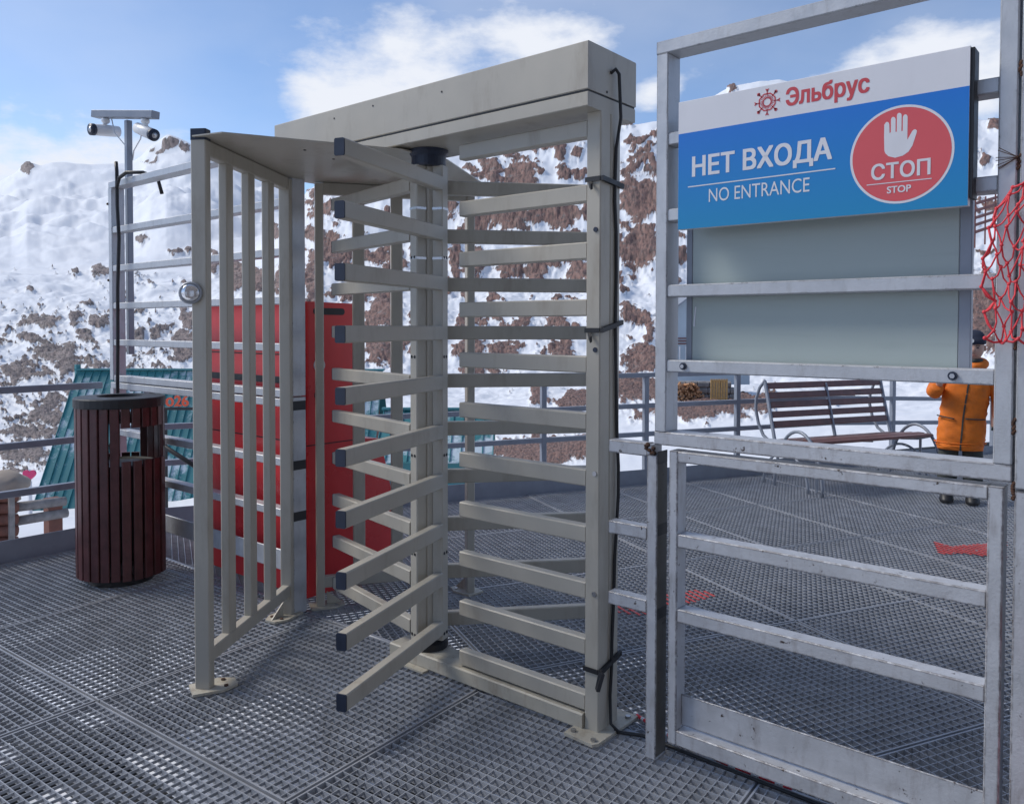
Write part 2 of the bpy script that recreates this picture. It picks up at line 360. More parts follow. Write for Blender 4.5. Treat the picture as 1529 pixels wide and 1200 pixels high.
ROCKS = [(42,250,10,7,0),(256,219,17,9,0),(239,229,13,7,0),(274,224,13,9,0),(250,209,7,4,0),(226,243,20,3,0),(212,360,10,6,0),(149,407,18,8,0),(110,410,7,4,0),(42,432,7,4,0),(268,377,20,4,0),
 (217,420,15,12,1),(132,456,10,8,0),(64,483,32,12,0),(113,475,12,9,0),(149,483,20,12,0),(125,505,11,12,0),(38,505,26,9,0),(81,530,36,17,0),(21,560,28,14,0),(102,546,15,24,0),
 (76,602,14,10,0),(64,623,25,14,0),(34,653,30,10,0),(72,649,12,10,0),(34,682,45,13,0),(149,547,15,6,0),(212,466,8,8,0),(208,505,14,18,0),(238,496,15,10,0),(272,517,17,28,0),(276,462,9,36,0),
 (316,395,10,20,0),(355,417,16,22,0),(385,417,15,18,0),(415,417,10,20,0),(440,395,9,30,0),(415,348,5,12,0),(470,420,12,32,0),(484,312,20,26,1),(509,285,32,9,1),(470,348,14,8,0),(492,365,12,18,0),
 (517,385,36,9,0),(525,445,22,6,0),(579,312,5,4,0),(564,384,20,10,0),(589,388,14,18,0),(570,464,21,28,0),(572,521,24,20,0),(591,516,14,15,0),(623,477,10,15,0),(622,395,8,40,0),(622,527,8,12,0),
 (700,253,8,6,0),(735,252,13,11,0),(735,268,9,6,0),(775,263,20,20,0),(790,228,7,6,0),(815,222,11,5,0),(833,234,8,10,0),(858,227,6,8,0),(843,257,7,8,0),(805,259,4,4,0),
 (827,321,46,16,0),(762,325,29,18,0),(708,337,20,18,0),(876,315,8,14,0),(861,348,14,4,0),(682,395,7,26,0),(706,395,11,22,0),(764,402,18,14,0),(800,407,14,15,0),(861,405,18,20,0),(827,395,9,5,0),
 (703,444,6,4,0),(743,444,8,5,0),(827,446,7,3,0),(849,446,12,3,0),(700,482,17,8,0),(781,481,9,5,0),(766,488,13,5,0),(830,481,13,10,0),(844,488,7,4,0),(866,488,5,5,0),(699,520,20,12,0),(749,522,18,12,0),
 (769,514,10,3,0),(839,522,18,10,0),(813,525,5,7,0),(706,555,17,5,0),(740,555,9,5,0),(803,592,11,13,0),(858,602,24,11,0),(800,676,72,19,2),(865,672,25,16,2),
 (934,189,6,3,0),(938,211,6,4,0),(954,228,28,4,3),(957,212,24,3,3),(944,250,22,4,3),(954,297,32,28,0),(951,368,29,31,0),(939,469,15,14,0),(965,475,6,9,0),(967,498,8,14,0),(957,537,23,18,0),(930,436,6,5,0),(934,506,6,4,0),
 (945,580,40,17,2),(1014,384,9,9,0),(1016,357,9,4,0),(1014,418,9,4,0),(1012,240,6,34,0),(1040,612,75,12,2),(1120,600,45,9,2),(1230,598,40,5,2),(1480,190,14,7,0),(1462,240,6,8,0),(1476,310,14,6,0),(1467,376,22,3,0),(1470,462,24,46,2),(1088,137,5,4,0),
 (660,300,16,20,0),(655,420,14,20,0),(648,500,12,16,0)]
def build_terrain():
    al = np.concatenate([np.linspace(-math.pi, -.70, 60)[:-1], np.linspace(-.70, .66, 900), np.linspace(.66, math.pi, 60)[1:]])
    lr = np.concatenate([np.linspace(math.log(.8), math.log(14), 30)[:-1], np.linspace(math.log(14), math.log(45), 110)[:-1], np.linspace(math.log(45), math.log(345), 400)[:-1], np.linspace(math.log(345), math.log(2600), 150)])
    A, LR = np.meshgrid(al, lr, indexing='ij'); r = np.exp(LR)
    z = terrain_z(A, r)
    ac = np.clip(A, -.86, .86); u = 764.5+FPX*np.tan(ac); v = 487+FPX*(CAM.z-z)/(r*np.cos(ac))
    wu = 12*fbm(u/24+v/60, v/22, 6, 21, .62); wv = 12*fbm(u/22, v/20-u/50, 6, 23, .62)
    hole = fbm(u/11+v/22, v/7-u/26, 6, 29, .66)
    big = fbm(u/26, v/16, 4, 33)
    rock = np.zeros_like(u)
    for (cu, cv, ru, rv, k) in ROCKS:
        du = u+wu-cu; dv = v+wv-cv
        if k == 3: c_, s_ = math.cos(-.55), math.sin(-.55); du, dv = du*c_+dv*s_, -du*s_+dv*c_
        kk = np.where(u > 440, 1.48, 1.08)
        d2 = (du/(ru*kk))**2+(dv/(rv*kk))**2
        e = np.clip(1.15-d2+(hole*1.1+.5*big)*np.clip(d2*1.6, .25, 1.2), 0, 1)*(d2 < 3)
        if k == 1: e = e*np.clip(.5+1.6*hole, 0, 1)
        rock = np.maximum(rock, e)
    # loose scatter of stones on the wind-blown slopes
    sp = fbm(u/9+v/20, v/5.5-u/26, 6, 41, .68)*1.2; zone = np.clip((v-395)/150, 0, 1)*np.clip((330-u)/60, 0, 1)+.12*np.clip((u-440)/40, 0, 1)*np.clip((v-240)/60, 0, 1)*np.clip((600-v)/40, 0, 1)
    rock = np.maximum(rock, np.clip((sp-.60+.52*np.clip(zone, 0, 1))*4.0, 0, 1)*(zone > .02)*(r > 40))
    band = fbm(u/38, v/22, 5, 71)+.35*fbm(u/9, v/14, 4, 73)
    rz = np.clip((u-440)/50, 0, 1)*np.clip((v-175)/60, 0, 1)*np.clip((560-v)/60, 0, 1)
    rock = np.maximum(rock, np.clip((band-.36)*4.5, 0, 1)*rz)
    rock = np.clip(rock-np.clip(hole-.40, 0, 1)*1.3*(v < 650), 0, 1)
    cut = (r < 22); rock = np.where(cut, 0, rock)
    strk = (.5-np.abs(fbm(A*210+.8*fbm(A*60, LR*40, 3, 60), LR*16, 4, 61, .6)))+.5*fbm(A*60, LR*50, 4, 63)
    z = z+np.clip(rock*1.3, 0, 1)*r*(.0034+.0036*strk)*np.where(r > 600, .35, 1)
    x = CAM.x+r*(np.sin(A)*rgt0.x-np.cos(A)*math.sin(YAW)); y = CAM.y+r*(np.sin(A)*rgt0.y+np.cos(A)*math.cos(YAW))
    na, nr = A.shape; co = np.stack([x, y, z], -1).reshape(-1, 3).astype(np.float32)
    i, j = np.meshgrid(np.arange(na-1), np.arange(nr-1), indexing='ij'); b = (i*nr+j).ravel()
    f = np.stack([b, b+nr, b+nr+1, b+1], -1).astype(np.int32)
    me = bpy.data.meshes.new('terrain'); me.vertices.add(len(co)); me.vertices.foreach_set('co', co.ravel())
    me.loops.add(f.size); me.loops.foreach_set('vertex_index', f.ravel()); me.polygons.add(len(f))
    me.polygons.foreach_set('loop_start', np.arange(0, f.size, 4, dtype=np.int32)); me.update(calc_edges=True); me.validate()
    me.polygons.foreach_set('use_smooth', np.ones(len(f), bool))
    a1 = me.attributes.new('rock', 'FLOAT', 'POINT'); a1.data.foreach_set('value', rock.ravel().astype(np.float32))
    a2 = me.attributes.new('uvz', 'FLOAT_VECTOR', 'POINT'); a2.data.foreach_set('vector', np.stack([A, LR, np.clip((u-230)/260, 0, 1)], -1).reshape(-1).astype(np.float32))
    if me.polygons[0].normal.z < 0: me.flip_normals()
    me.materials.append(M['terrain'])
    o = bpy.data.objects.new('terrain', me); COL.objects.link(o); o['kind'] = 'structure'; o['label'] = 'snow slopes with red brown rock outcrops rising to a ridge'
build_terrain()

# ------------------------------------------------------------------ platform: steel grating panels
PX, PYY, BH, BH2, BT = .0345, .036, .021, .010, .0028
def grating_mesh(name, w, h):
    """one panel, corner at the origin, bearing bars along X, cross bars along Y"""
    mb = MB()
    def strip(p0, p1, t, hh, zt, ax):
        x0, y0 = p0; x1, y1 = p1
        if ax == 'x': q = [(x0, y0-t/2), (x1, y0-t/2), (x1, y0+t/2), (x0, y0+t/2)]
        else: q = [(x0-t/2, y0), (x0-t/2, y1), (x0+t/2, y1), (x0+t/2, y0)]
        vs = [(a, b, zt) for a, b in q]+[(a, b, zt-hh) for a, b in q]
        mb.add(vs, [(0, 1, 2, 3), (0, 1, 5, 4), (2, 3, 7, 6), (4, 5, 6, 7)])
    ny = round(h/PYY); nx = round(w/PX)
    for i in range(1, ny): strip((.004, h*i/ny), (w-.004, h*i/ny), BT, BH, 0, 'x')
    for i in range(1, nx): strip((w*i/nx, .004), (w*i/nx, h-.004), BT*.9, BH2, -.0015, 'y')
    strip((0, .005), (w, .005), .006, BH+.006, .001, 'x'); strip((0, h-.005), (w, h-.005), .006, BH+.006, .001, 'x')
    strip((.005, .008), (.005, h-.008), .006, BH+.006, .0008, 'y'); strip((w-.005, .008), (w-.005, h-.008), .006, BH+.006, .0008, 'y')
    me = bpy.data.meshes.new(name); me.from_pydata(mb.v, [], mb.f); me.materials.append(M['galv']); return me
def rotp(x, y, a): return (x*math.cos(a)-y*math.sin(a), x*math.sin(a)+y*math.cos(a))
plat = MB()
AF, AB = R(3.5), R(-27)
# joists under the deck
for x in (-3.6, -2.6, -1.55, -.48, .6, 1.7, 2.8): 
    a = rotp(0, 1, AF); plat.bar((x-a[0]*3.2, -3.2, -.14), (x, .10, -.14), .06, .12)
for y in (-3.0, -.96, .12): plat.bar((-3.7, y, -.31), (3.2, y+.02, -.31), .10, .18)
for k in range(-1, 8):
    c = -3.6+1.02*k; d = Vector((.454, .891)); n_ = Vector((.891, -.454))
    t0 = max(-1.0, ((.25-c*n_.y)/d.y)); p = n_*c
    plat.bar((p.x+d.x*t0, p.y+d.y*t0, -.14), (p.x+d.x*9.5, p.y+d.y*9.5, -.14), .06, .12)
for (x, y) in ((-3.6, -3), (-3.6, -.96), (-3.6, .12), (-1.5, .12), (.6, .12), (2.8, .12), (-2.4, 3.2), (-1.2, 5.6), (0, 8), (1.9, 2.5), (2.8, 5)):
    plat.bar((x, y, -.2), (x, y, ground(x, y)-.4), .14, .14)
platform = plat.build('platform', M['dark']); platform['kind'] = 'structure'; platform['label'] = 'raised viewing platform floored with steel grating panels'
def place_panel(me, x, y, a, dz=0):
    o = bpy.data.objects.new('grating_panel', me); COL.objects.link(o); o.parent = platform
    o.location = (x, y, dz); o.rotation_euler = (random.uniform(-.0012, .0012), random.uniform(-.0012, .0012), a); return o
PW = 1.065
gA = grating_mesh('grating_panel', PW, .97); gB = grating_mesh('grating_panel', PW, 1.03)
ox, oy = -1.555, -.965           # crossing of four front panels
gC = grating_mesh('grating_panel', .965, 1.03); gD = grating_mesh('grating_panel', .965, .97)
for i in range(-3, 5):
    for j in range(-2, 2):
        if j == 1: continue
        me, h, yy = (gB, 1.03, .004) if j == 0 else (gA, .97, -.974*(-j))
        xx = i*(PW+.006)
        if i == -3: continue
        if i == -2: me = gB if j == 0 else gA
        x, y = rotp(xx, yy, AF)
        place_panel(me, ox+x, oy+y, AF, random.uniform(-.0015, .0015))
# narrow strip against the left kerb
x, y = rotp(-2*(PW+.006)-.14, .004, AF); gS = grating_mesh('grating_panel', .13, 1.03); place_panel(gS, ox+x, oy+y, AF)
x, y = rotp(-2*(PW+.006)-.14, -.974, AF); gS2 = grating_mesh('grating_panel', .13, .97); place_panel(gS2, ox+x, oy+y, AF)
# back deck: panels 1.02 wide along n, lengths along d; first row cut to the fence line
DB = Vector((.454, .891)); NBk = Vector((.891, -.454))
def back_panel_clip(c0, c1, t0, t1, DB=DB, NBk=NBk, keep=1):
    """a panel cut off along the joint between the two decks"""
    mb = MB(); YC = .112 if keep > 0 else -.096
    def seg(p, q, t, hh, zt):
        p = Vector((p.x, p.y*keep)); q = Vector((q.x, q.y*keep))
        if p.y < YC and q.y < YC: return
        if p.y < YC: p = p+(q-p)*((YC-p.y)/(q.y-p.y))
        elif q.y < YC: q = q+(p-q)*((YC-q.y)/(p.y-q.y))
        if (q-p).length < .01: return
        p.y *= keep; q.y *= keep
        s_ = Vector((-(q-p).y, (q-p).x)).normalized()*t/2
        Q = [p-s_, q-s_, q+s_, p+s_]; vs = [(a.x, a.y, zt) for a in Q]+[(a.x, a.y, zt-hh) for a in Q]
        mb.add(vs, [(0, 1, 2, 3), (0, 1, 5, 4), (2, 3, 7, 6), (4, 5, 6, 7)])
    P = lambda c, t: NBk*c+DB*t
    nt_ = round((t1-t0)/PYY); nc = round((c1-c0)/PX)
    for i in range(1, nt_): t = t0+(t1-t0)*i/nt_; seg(P(c0+.004, t), P(c1-.004, t), BT, BH, 0)
    for i in range(1, nc): c = c0+(c1-c0)*i/nc; seg(P(c, t0+.004), P(c, t1-.004), BT*.9, BH2, -.0015)
    for t in (t0+.005, t1-.005): seg(P(c0, t), P(c1, t), .006, BH+.006, .001)
    for c in (c0+.005, c1-.005): seg(P(c, t0), P(c, t1), .006, BH+.006, .0008)
    if not mb.v: return
    me = bpy.data.meshes.new('grating_panel'); me.from_pydata(mb.v, [], mb.f); me.materials.append(M['galv'])
    o = bpy.data.objects.new('grating_panel', me); COL.objects.link(o); o.parent = platform; return o
CS = [-3.64+1.025*k for k in range(8)]; TS = [-2.2, -1.15, -.12, 1.383, 2.14, 2.897, 3.715, 4.72, 5.72, 6.72, 7.72]
gE = {}
dF = Vector((math.cos(AF), math.sin(AF))); nF = Vector((-math.sin(AF), math.cos(AF))); oc, ot = Vector((ox, oy)).dot(nF), Vector((ox, oy)).dot(dF)
for i in range(-2, 2):
    t0 = ot+i*(PW+.006)
    if i == -2: t0 -= .14
    back_panel_clip(oc+1.04, oc+1.6, t0, ot+(i+1)*(PW+.006)-.006, dF, nF, -1)
for i in range(len(CS)-1):
    for j in range(len(TS)-1):
        c0, c1, t0, t1 = CS[i], CS[i+1]-.006, TS[j], TS[j+1]-.006
        ys = [(NBk*c+DB*t).y for c in (c0, c1) for t in (t0, t1)]
        if max(ys) < .13: continue
        if i >= 5 and j > 6: continue
        if min(ys) < .12: back_panel_clip(c0, c1, t0, t1); continue
        k = round(t1-t0, 3)
        if k not in gE: gE[k] = grating_mesh('grating_panel', k, CS[1]-CS[0]-.006)
        # panel x axis along d (bearing bars), y axis along -n
        p = NBk*c1+DB*t0
        place_panel(gE[k], p.x, p.y, math.atan2(DB.y, DB.x), random.uniform(-.0015, .0015))
# edge plate where the front panels meet the back deck
ep = MB(); ep.bar((-3.72, .104, -.0235), (1.9, .104, -.0235), .024, .044); ep.build('edge_plate', M['galv_rail'], platform)

def red_mark(poly, grid='b'):
    mb = MB(); n = len(poly)
    def inside(p):
        c_ = False
        for i in range(n):
            a, b = poly[i], poly[i-1]
            if (a[1] > p.y) != (b[1] > p.y) and p.x < (b[0]-a[0])*(p.y-a[1])/(b[1]-a[1])+a[0]: c_ = not c_
        return c_
    xs = [p[0] for p in poly]; ys = [p[1] for p in poly]
    cs = [NBk.x*p[0]+NBk.y*p[1] for p in poly]; ts = [DB.x*p[0]+DB.y*p[1] for p in poly]
    t = math.floor(min(ts)/.0355)*.0355
    while t < max(ts):
        c = min(cs)
        while c < max(cs):
            a = NBk*c+DB*t
            if inside(a): mb.box((0, 0, 0), (0, 0, 0)) if 0 else mb.bar((a.x, a.y, .0022), ((a+NBk*.017).x, (a+NBk*.017).y, .0022), .013, .003, c=.0005)
            c += .017
        t += .0355
    return mb

# ------------------------------------------------------------------ railings round the platform edge
def railing(name, pts, zs, label, kerb_side, posts_at, sub=0):
    p0 = Vector((*pts[0], 0)); root = thing(name, p0, label, 'railing')
    for zt in zs:
        for a, b in zip(pts[:-1], pts[1:]):
            za = zt-.02+(a[2] if len(a) > 2 else 0); zb = zt-.02+(b[2] if len(b) > 2 else 0)
            MB().bar((a[0], a[1], za), (b[0], b[1], zb), .04, .04).build('rail', M['galv_rail'], root)
    for q in posts_at:
        dz = q[2] if len(q) > 2 else 0
        MB().bar((q[0], q[1], -.25), (q[0], q[1], zs[0]-.041+dz), .045, .045, up=(.891, -.454, 0)).build('post', M['galv_rail'], root)
    for a, b in zip(pts[:-1], pts[1:]):
        d = (Vector(b[:2])-Vector(a[:2])).normalized(); n_ = Vector((-d.y, d.x))*kerb_side
        a2 = Vector(a[:2])+n_*.035; b2 = Vector(b[:2])+n_*.035
        dz = (b[2] if len(b) > 2 else 0)
        MB().bar((a2.x, a2.y, .055), (b2.x, b2.y, .055+dz*.5), .006, .15).build('kerb_plate', M['galv_rail'], root)
    return root
railing('side_railing', [(-3.79, -3.2), (-3.79, .02)], (1.022, .692, .41), 'grey three-rail side railing with kerb plate running past the slatted bin', -1, [(-3.79, -3.0), (-3.79, -1.5)])
rd = Vector((.454, .891)); rp = lambda t: (NBk*-3.69+rd*t)
pts = [tuple(rp(-1.55)), tuple(rp(4.92-.25)), (*rp(9.5), -.20)]
t_of = lambda p: Vector(p).dot(rd)
tp = t_of((-2.567, 3.057))
posts = [tuple(rp(tp+k)) for k in (-4.0, -3.0, -2, -1, 0, 1.0, 2.0)]+[(*rp(tp+3.98), -.09), (*rp(tp+5.5), -.15)]
railing('back_railing', pts, (.975, .705, .455), 'grey three-rail railing with kerb plate along the far edge behind the bench', -1, posts)

# ------------------------------------------------------------------ turnstile
TZ = thing('turnstile', (-.88, .07, 0), 'full-height beige turnstile with rotating comb arms, barred cage and roof plate', 'turnstile')
hb = MB().box((-1.736, -.077, 2.145), (0, .221, 2.3), .003).build('header_box', M['cream'], TZ)
MB().box((-1.732, -.073, 2.138), (-.004, .217, 2.1455), .001).build('seam', M['black'], hb)
lip = MB().box((-1.734, -.075, 2.091), (-.002, .219, 2.1385), .003).build('header_lip', M['cream'], TZ)
for x, z in ((-.66, 2.255), (-1.30, 2.26), (-1.05, 2.27)): MB().cyl((x, -.0785, z), (x, -.0765, z), .004, 8).build('screw', M['black'], hb)
for y, z in ((.035, 2.158), (.115, 2.165)): MB().cyl((-.001, y, z), (.0015, y, z), .0045, 8).build('screw', M['black'], hb)
for y in (.03, .092):
    p = MB().box((-.057, y-.030, .012), (0, y+.030, 2.0905), .004).build('post', M['cream'], TZ)
    if y < .05:
        for z in (1.70, 1.30, .885, .478):
            MB().lathe((0, 0, 0), [(.0095, 0), (.0095, .003), (.007, .005)], 14)
            b = MB().cyl((-.018, -.0035, z), (-.018, .001, z), .0085, 14).build('bolt', M['navy'] if z > .9 else M['steel'], p)
fp = MB().prism([(-.092, -.070), (.028, -.078), (.040, -.060), (.042, .19), (-.092, .19)], .002, .012).build('foot_plate', M['cream_dirty'], TZ)
for x, y in ((-.070, -.045), (.018, -.055), (.022, .155)): MB().cyl((x, y, .012), (x, y, .020), .010, 6).build('bolt', M['steel'], fp)
for z in [2.069, 1.854, 1.662, 1.47, 1.278, 1.086, .894, .702, .51, .318, .126]:
    MB().box((-.644, .002, z-.057), (-.0575, .042, z), .004).build('comb_bar', M['cream'], TZ)
MB().box((-1.03, -.012, .006), (-.058, .118, .062), .005).build('base_beam', M['cream_dirty'], TZ)
cp = MB().prism([(-1.02, -.045), (-.80, -.045), (-.80, -.013), (-1.02, -.013)], .002, .010).build('foot_plate', M['cream_dirty'], TZ)
# rotor: three square tubes round the axis, ten arms on each, set pinwheel fashion
AX = Vector((-.881, .072, 0))
rot = MB().cyl((AX.x, AX.y, .10), (AX.x, AX.y, 2.03), .034, 16).build('rotor', M['cream'], TZ)
MB().lathe((AX.x, AX.y, 0), [(.078, .063), (.078, .088), (.06, .098)], 28).build('bearing', M['black'], rot)
MB().lathe((AX.x, AX.y, 0), [(.067, 2.022), (.070, 2.03), (.070, 2.064), (.080, 2.078), (.080, 2.0905)], 30).build('collar', M['navy'], rot)
ARM_Z = [1.98-.2*i for i in range(10)]
for k in range(3):
    f0 = R(18.1+120*k); n_ = Vector((math.cos(f0), math.sin(f0), 0)); d = Vector((math.cos(f0-math.pi/2), math.sin(f0-math.pi/2), 0))
    tc_ = AX+n_*.059; tb = AX+n_*.051
    MB().bar(tb+Vector((0, 0, .10)), tb+Vector((0, 0, 2.024)), .052, .047, up=n_, c=.004).build('rotor_tube', M['cream'], rot)
    for z in ARM_Z:
        zc = z-.0285
        a0 = tc_+d*.0262+Vector((0, 0, zc)); a1 = tc_+d*.727+Vector((0, 0, zc))
        MB().bar(a0, a1, .038, .057, c=.004).build('arm', M['cream'], rot)
        MB().bar(a1+d*.0002, a1+d*.006, .0372, .0562, c=.004).build('end_cap', M['navy'], rot)
    for z in (1.655, 1.255, .855, .455, .125):
        for s_ in (-.011, .011):
            q = tb+n_*.0236+d*s_+Vector((0, 0, z)); MB().cyl(q, q+n_*.002, .0062, 10).build('screw', M['black'], rot)
    for z in (1.852, 1.652):
        q = tb+Vector((0, 0, z)); MB().bar(q-Vector((0, 0, .005)), q+Vector((0, 0, .005)), .0545, .0495, up=n_, c=.003).build('clip', M['steel'], rot)
# cage
F_, Mf, Mb, B_ = Vector((-1.338, -.665, 0)), Vector((-1.765, .0, 0)), Vector((-1.745, .175, 0)), Vector((-1.325, .80, 0))
for (a, b) in ((F_, Mf), (B_, Mb)):
    d = (b-a).normalized(); s_ = Vector((-d.y, d.x, 0)); ln = (b-a).length; fr = a is F_
    top = 2.066
    MB().bar(a+Vector((0, 0, .012)), a+Vector((0, 0, top)), .06, .04, up=d, c=.004).build('cage_post', M['cream'], TZ)
    cap = MB().bar(a+Vector((0, 0, top+.0005)), a+Vector((0, 0, top+.042)), .062, .042, up=d, c=.004).build('post_cap', M['navy'], TZ)
    MB().bar(b+Vector((0, 0, .012)), b+Vector((0, 0, top)), .055, .04, up=d, c=.004).build('cage_post', M['cream'], TZ)
    MB().bar(a+d*.0202+Vector((0, 0, 2.045)), b-d*.0202+Vector((0, 0, 2.045)), .04, .058, c=.004).build('cage_rail', M['cream'], TZ)
    MB().bar(a+d*.0202+Vector((0, 0, .125)), b-d*.0202+Vector((0, 0, .125)), .04, .055, c=.004).build('cage_rail', M['cream'], TZ)
    for i in range(3):
        q = a+(b-a)*((i+1)/4)
        MB().bar(q+Vector((0, 0, .153)), q+Vector((0, 0, 2.0155)), .036, .058, up=d, c=.004).build('cage_bar', M['cream'], TZ)
    for q, sg in ((a, 1), (b, -1)):
        qd = d*sg if q is a else d*sg
        out = Vector((1, -.15, 0)).normalized() if q is a and fr else (Vector((.2, -1, 0)).normalized() if q is b and fr else (Vector((-1, .1, 0)).normalized() if q is a else Vector((.45, .9, 0)).normalized()))
        if q is a and fr: out = Vector((.35, .94, 0)).normalized()
        sd = Vector((-out.y, out.x, 0))
        ply = [q-out*.05-sd*.05, q-out*.05+sd*.05, q+out*.06+sd*.06, q+out*.115+sd*.03, q+out*.115-sd*.03, q+out*.06-sd*.06]
        pl = MB().prism([(p.x, p.y) for p in ply], .002, .0115).build('foot_plate', M['cream_dirty'], TZ)
        if not (q is a and fr):
            g0 = q+out*.031; MB().slab([g0+Vector((0, 0, .012))+sd*.003, g0+out*.075+Vector((0, 0, .012))+sd*.003, g0+Vector((0, 0, .075))+sd*.003], -sd*.006).build('gusset', M['cream_dirty'], TZ)
        for s2 in (-.03, .03):
            c_ = q+out*.072+sd*s2; MB().cyl((c_.x, c_.y, .0115), (c_.x, c_.y, .0165), .009, 6).build('bolt', M['rust'] if fr else M['steel'], pl)
rp_ = MB().prism([(-1.335, -.700), (-1.20, -.66), (-.90, -.055), (-.90, .20), (-1.20, .80), (-1.335, .84), (-1.80, .20), (-1.80, -.03)], 2.0755, 2.0805).build('roof_plate', M['cream'], TZ)
for x, y in ((-1.2, -.3), (-1.25, -.12), (-1.05, -.10), (-1.02, -.07), (-1.2, .3)): MB().cyl((x, y, 2.0735), (x, y, 2.0756), .006, 10).build('bolt', M['black'], rp_)
# round glass lamp on the front cage post
lmp = MB().cyl((-1.372, -.702, 1.50), (-1.352, -.690, 1.50), .040, 24).build('lamp_body', M['galv'], TZ)
cdir = Vector((.82, -.57, 0))
lc = F_+Vector((-.035, -.02, 1.50)); lb = MB().tube([lc-cdir*.0, lc+cdir*.045, lc+cdir*.052], 0, 24, rs=[.036, .042, .038]).build('lamp_rim', M['galv'], TZ)
MB().tube([lc+cdir*.0525, lc+cdir*.056, lc+cdir*.058], .034, 24, rs=[.035, .026, .012]).build('lamp_glass', M['chrome'], lb, True)
bpy.data.objects.remove(lmp)

# cable down the turnstile post and the black straps that hold it
cab = [(.003, .055, 2.225), (.012, .07, 2.24), (.018, .082, 2.225), (.019, .086, 2.16), (.022, .088, 2.08), (.006, .085, 1.98), (.006, .08, 1.88), (.006, .078, 1.80), (.006, .088, 1.70), (.006, .09, 1.55), (.006, .086, 1.40), (.008, .084, 1.31), (.007, .092, 1.15), (.007, .098, 1.0), (.012, .10, .90), (.012, .10, .80), (.007, .088, .6), (.007, .082, .45), (.008, .07, .3), (.01, .066, .22), (.008, .06, .12), (.018, .05, .03), (.05, .05, .012)]
solo('power_cable', MB().tube(cab, .0058, 8), M['black'], 'thin black cable running down the side of the beige turnstile post', 'cable', smooth=True)
def strap(z, tilt, tail, label):
    mb = MB(); a = .0032
    z2 = z+tilt
    mb.slab([(-.059, -a, z-.008), (.0005, -a, z-.008), (.0005, -a, z+.008), (-.059, -a, z+.008)], (0, -.0025, 0))
    mb.slab([(a, -.004, z-.008), (a, .125, z2-.008), (a, .125, z2+.008), (a, -.004, z+.008)], (.011, 0, 0))
    if tail: mb.slab([(-.045, -a-.003, z-.008), (-.02, -.03, z-.022), (-.016, -.034, z-.042), (-.032, -.02, z-.03)], (.004, .006, .004))
    solo('strap', mb, M['black'], label, 'strap', 'black straps round the turnstile post')
strap(1.868, -.012, True, 'topmost black strap round the turnstile post near the header')
strap(1.365, .028, True, 'middle black strap slanting round the turnstile post')
strap(.218, .03, False, 'lowest black strap round the turnstile post above its foot')
solo('strap_tail', MB().slab([(.008, -.012, .225), (.0, -.02, .17), (.012, -.03, .165), (.02, -.012, .22)], (.01, .006, 0)), M['black'], 'loose black strap end hanging low on the turnstile post', 'strap')

# ------------------------------------------------------------------ silver fence left of the turnstile
LF = thing('metal_fence', (-2.7, .04, 0), 'tall silver-painted fence panel of horizontal rails beside the slatted bin', 'fence')
def vpost(x0, x1, z0, z1, par, m='silver', y0=0.0, y1=.08, name='post'): return MB().box((x0, y0, z0), (x1, y1, z1), .003).build(name, M[m], par)
def hrail(x0, x1, zt, par, m='silver', h=.038, y0=.004, y1=.064, name='rail'): return MB().box((x0, y0, zt-h), (x1, y1, zt), .003).build(name, M[m], par)
vpost(-3.62, -3.575, 1.045, 2.225, LF); vpost(-3.62, -3.575, .0, .995, LF)
vpost(-1.80, -1.745, 1.045, 2.14, LF, y0=.02, y1=.095)
pl_ = vpost(-1.80, -1.745, .0, 1.04, LF, y0=.02, y1=.095)
for z in (1.0, .715, .47): MB().box((-1.7452, .022, z-.022), (-1.7440, .093, z+.022), .0003).build('tape', M['black'], pl_)
hrail(-3.622, -1.745, 2.265, LF, h=.04, y1=.08)
for z in (1.985, 1.750, 1.52, 1.295, 1.075): hrail(-3.5745, -1.8005, z, LF, h=.038)
hrail(-3.62, -1.8005, 1.03, LF, h=.038)
for z in (.745, .50): hrail(-3.5745, -1.8005, z, LF)
hrail(-3.5745, -1.8005, .29, LF, h=.10, y0=.035, y1=.045, name='kick_plate')
for z in (2.13, 1.66): MB().cyl((-3.628, -.0, z), (-3.618, -.0, z), .008, 8).build('bolt', M['rust'], LF)
# mast with two security cameras
MST = thing('camera_mast', (-3.60, .12, 1.2), 'grey square mast with a crossbar carrying two security cameras', 'mast')
MB().bar((-3.60, .12, 1.2), (-3.60, .12, 2.66), .036, .036).build('pole', M['galv_rail'], MST)
MB().bar((-3.90, .05, 2.735), (-3.35, .17, 2.665), .06, .045).build('crossbar', M['galv_rail'], MST)
MB().tube([(-3.60, .145, 1.5), (-3.63, .145, 1.9), (-3.64, .13, 2.25), (-3.625, .12, 2.5), (-3.74, .10, 2.60), (-3.76, .09, 2.69)], .004, 6).build('wire', M['white'], MST, True)
MB().tube([(-3.60, .145, 2.42), (-3.55, .13, 2.47), (-3.46, .13, 2.53), (-3.44, .13, 2.60)], .004, 6).build('wire', M['white'], MST, True)
def camera_dome(base, d, label):
    d = Vector(d).normalized(); b = Vector(base); root = thing('security_camera', b, label, 'camera', 'security cameras on the mast')
    MB().lathe(b, [(.022, .0), (.026, -.006), (.026, -.02), (.016, -.03)][::-1], 14).build('mount', M['white'], root, True)
    MB().tube([b-Vector((0, 0, .02)), b-Vector((0, 0, .05))+d*.01], .014, 10).build('arm', M['white'], root, True)
    c = b-Vector((0, 0, .075)); MB().tube([c-d*.09, c-d*.085, c-d*.02, c+d*.07, c+d*.075], 0, 18, rs=[.022, .034, .036, .036, .033]).build('body', M['white'], root, True)
    fr_ = MB().tube([c+d*.076, c+d*.10], .037, 18).build('hood', M['navy'], root, True)
    MB().tube([c+d*.1005, c+d*.104], .017, 14).build('lens', M['steel'], fr_, True)
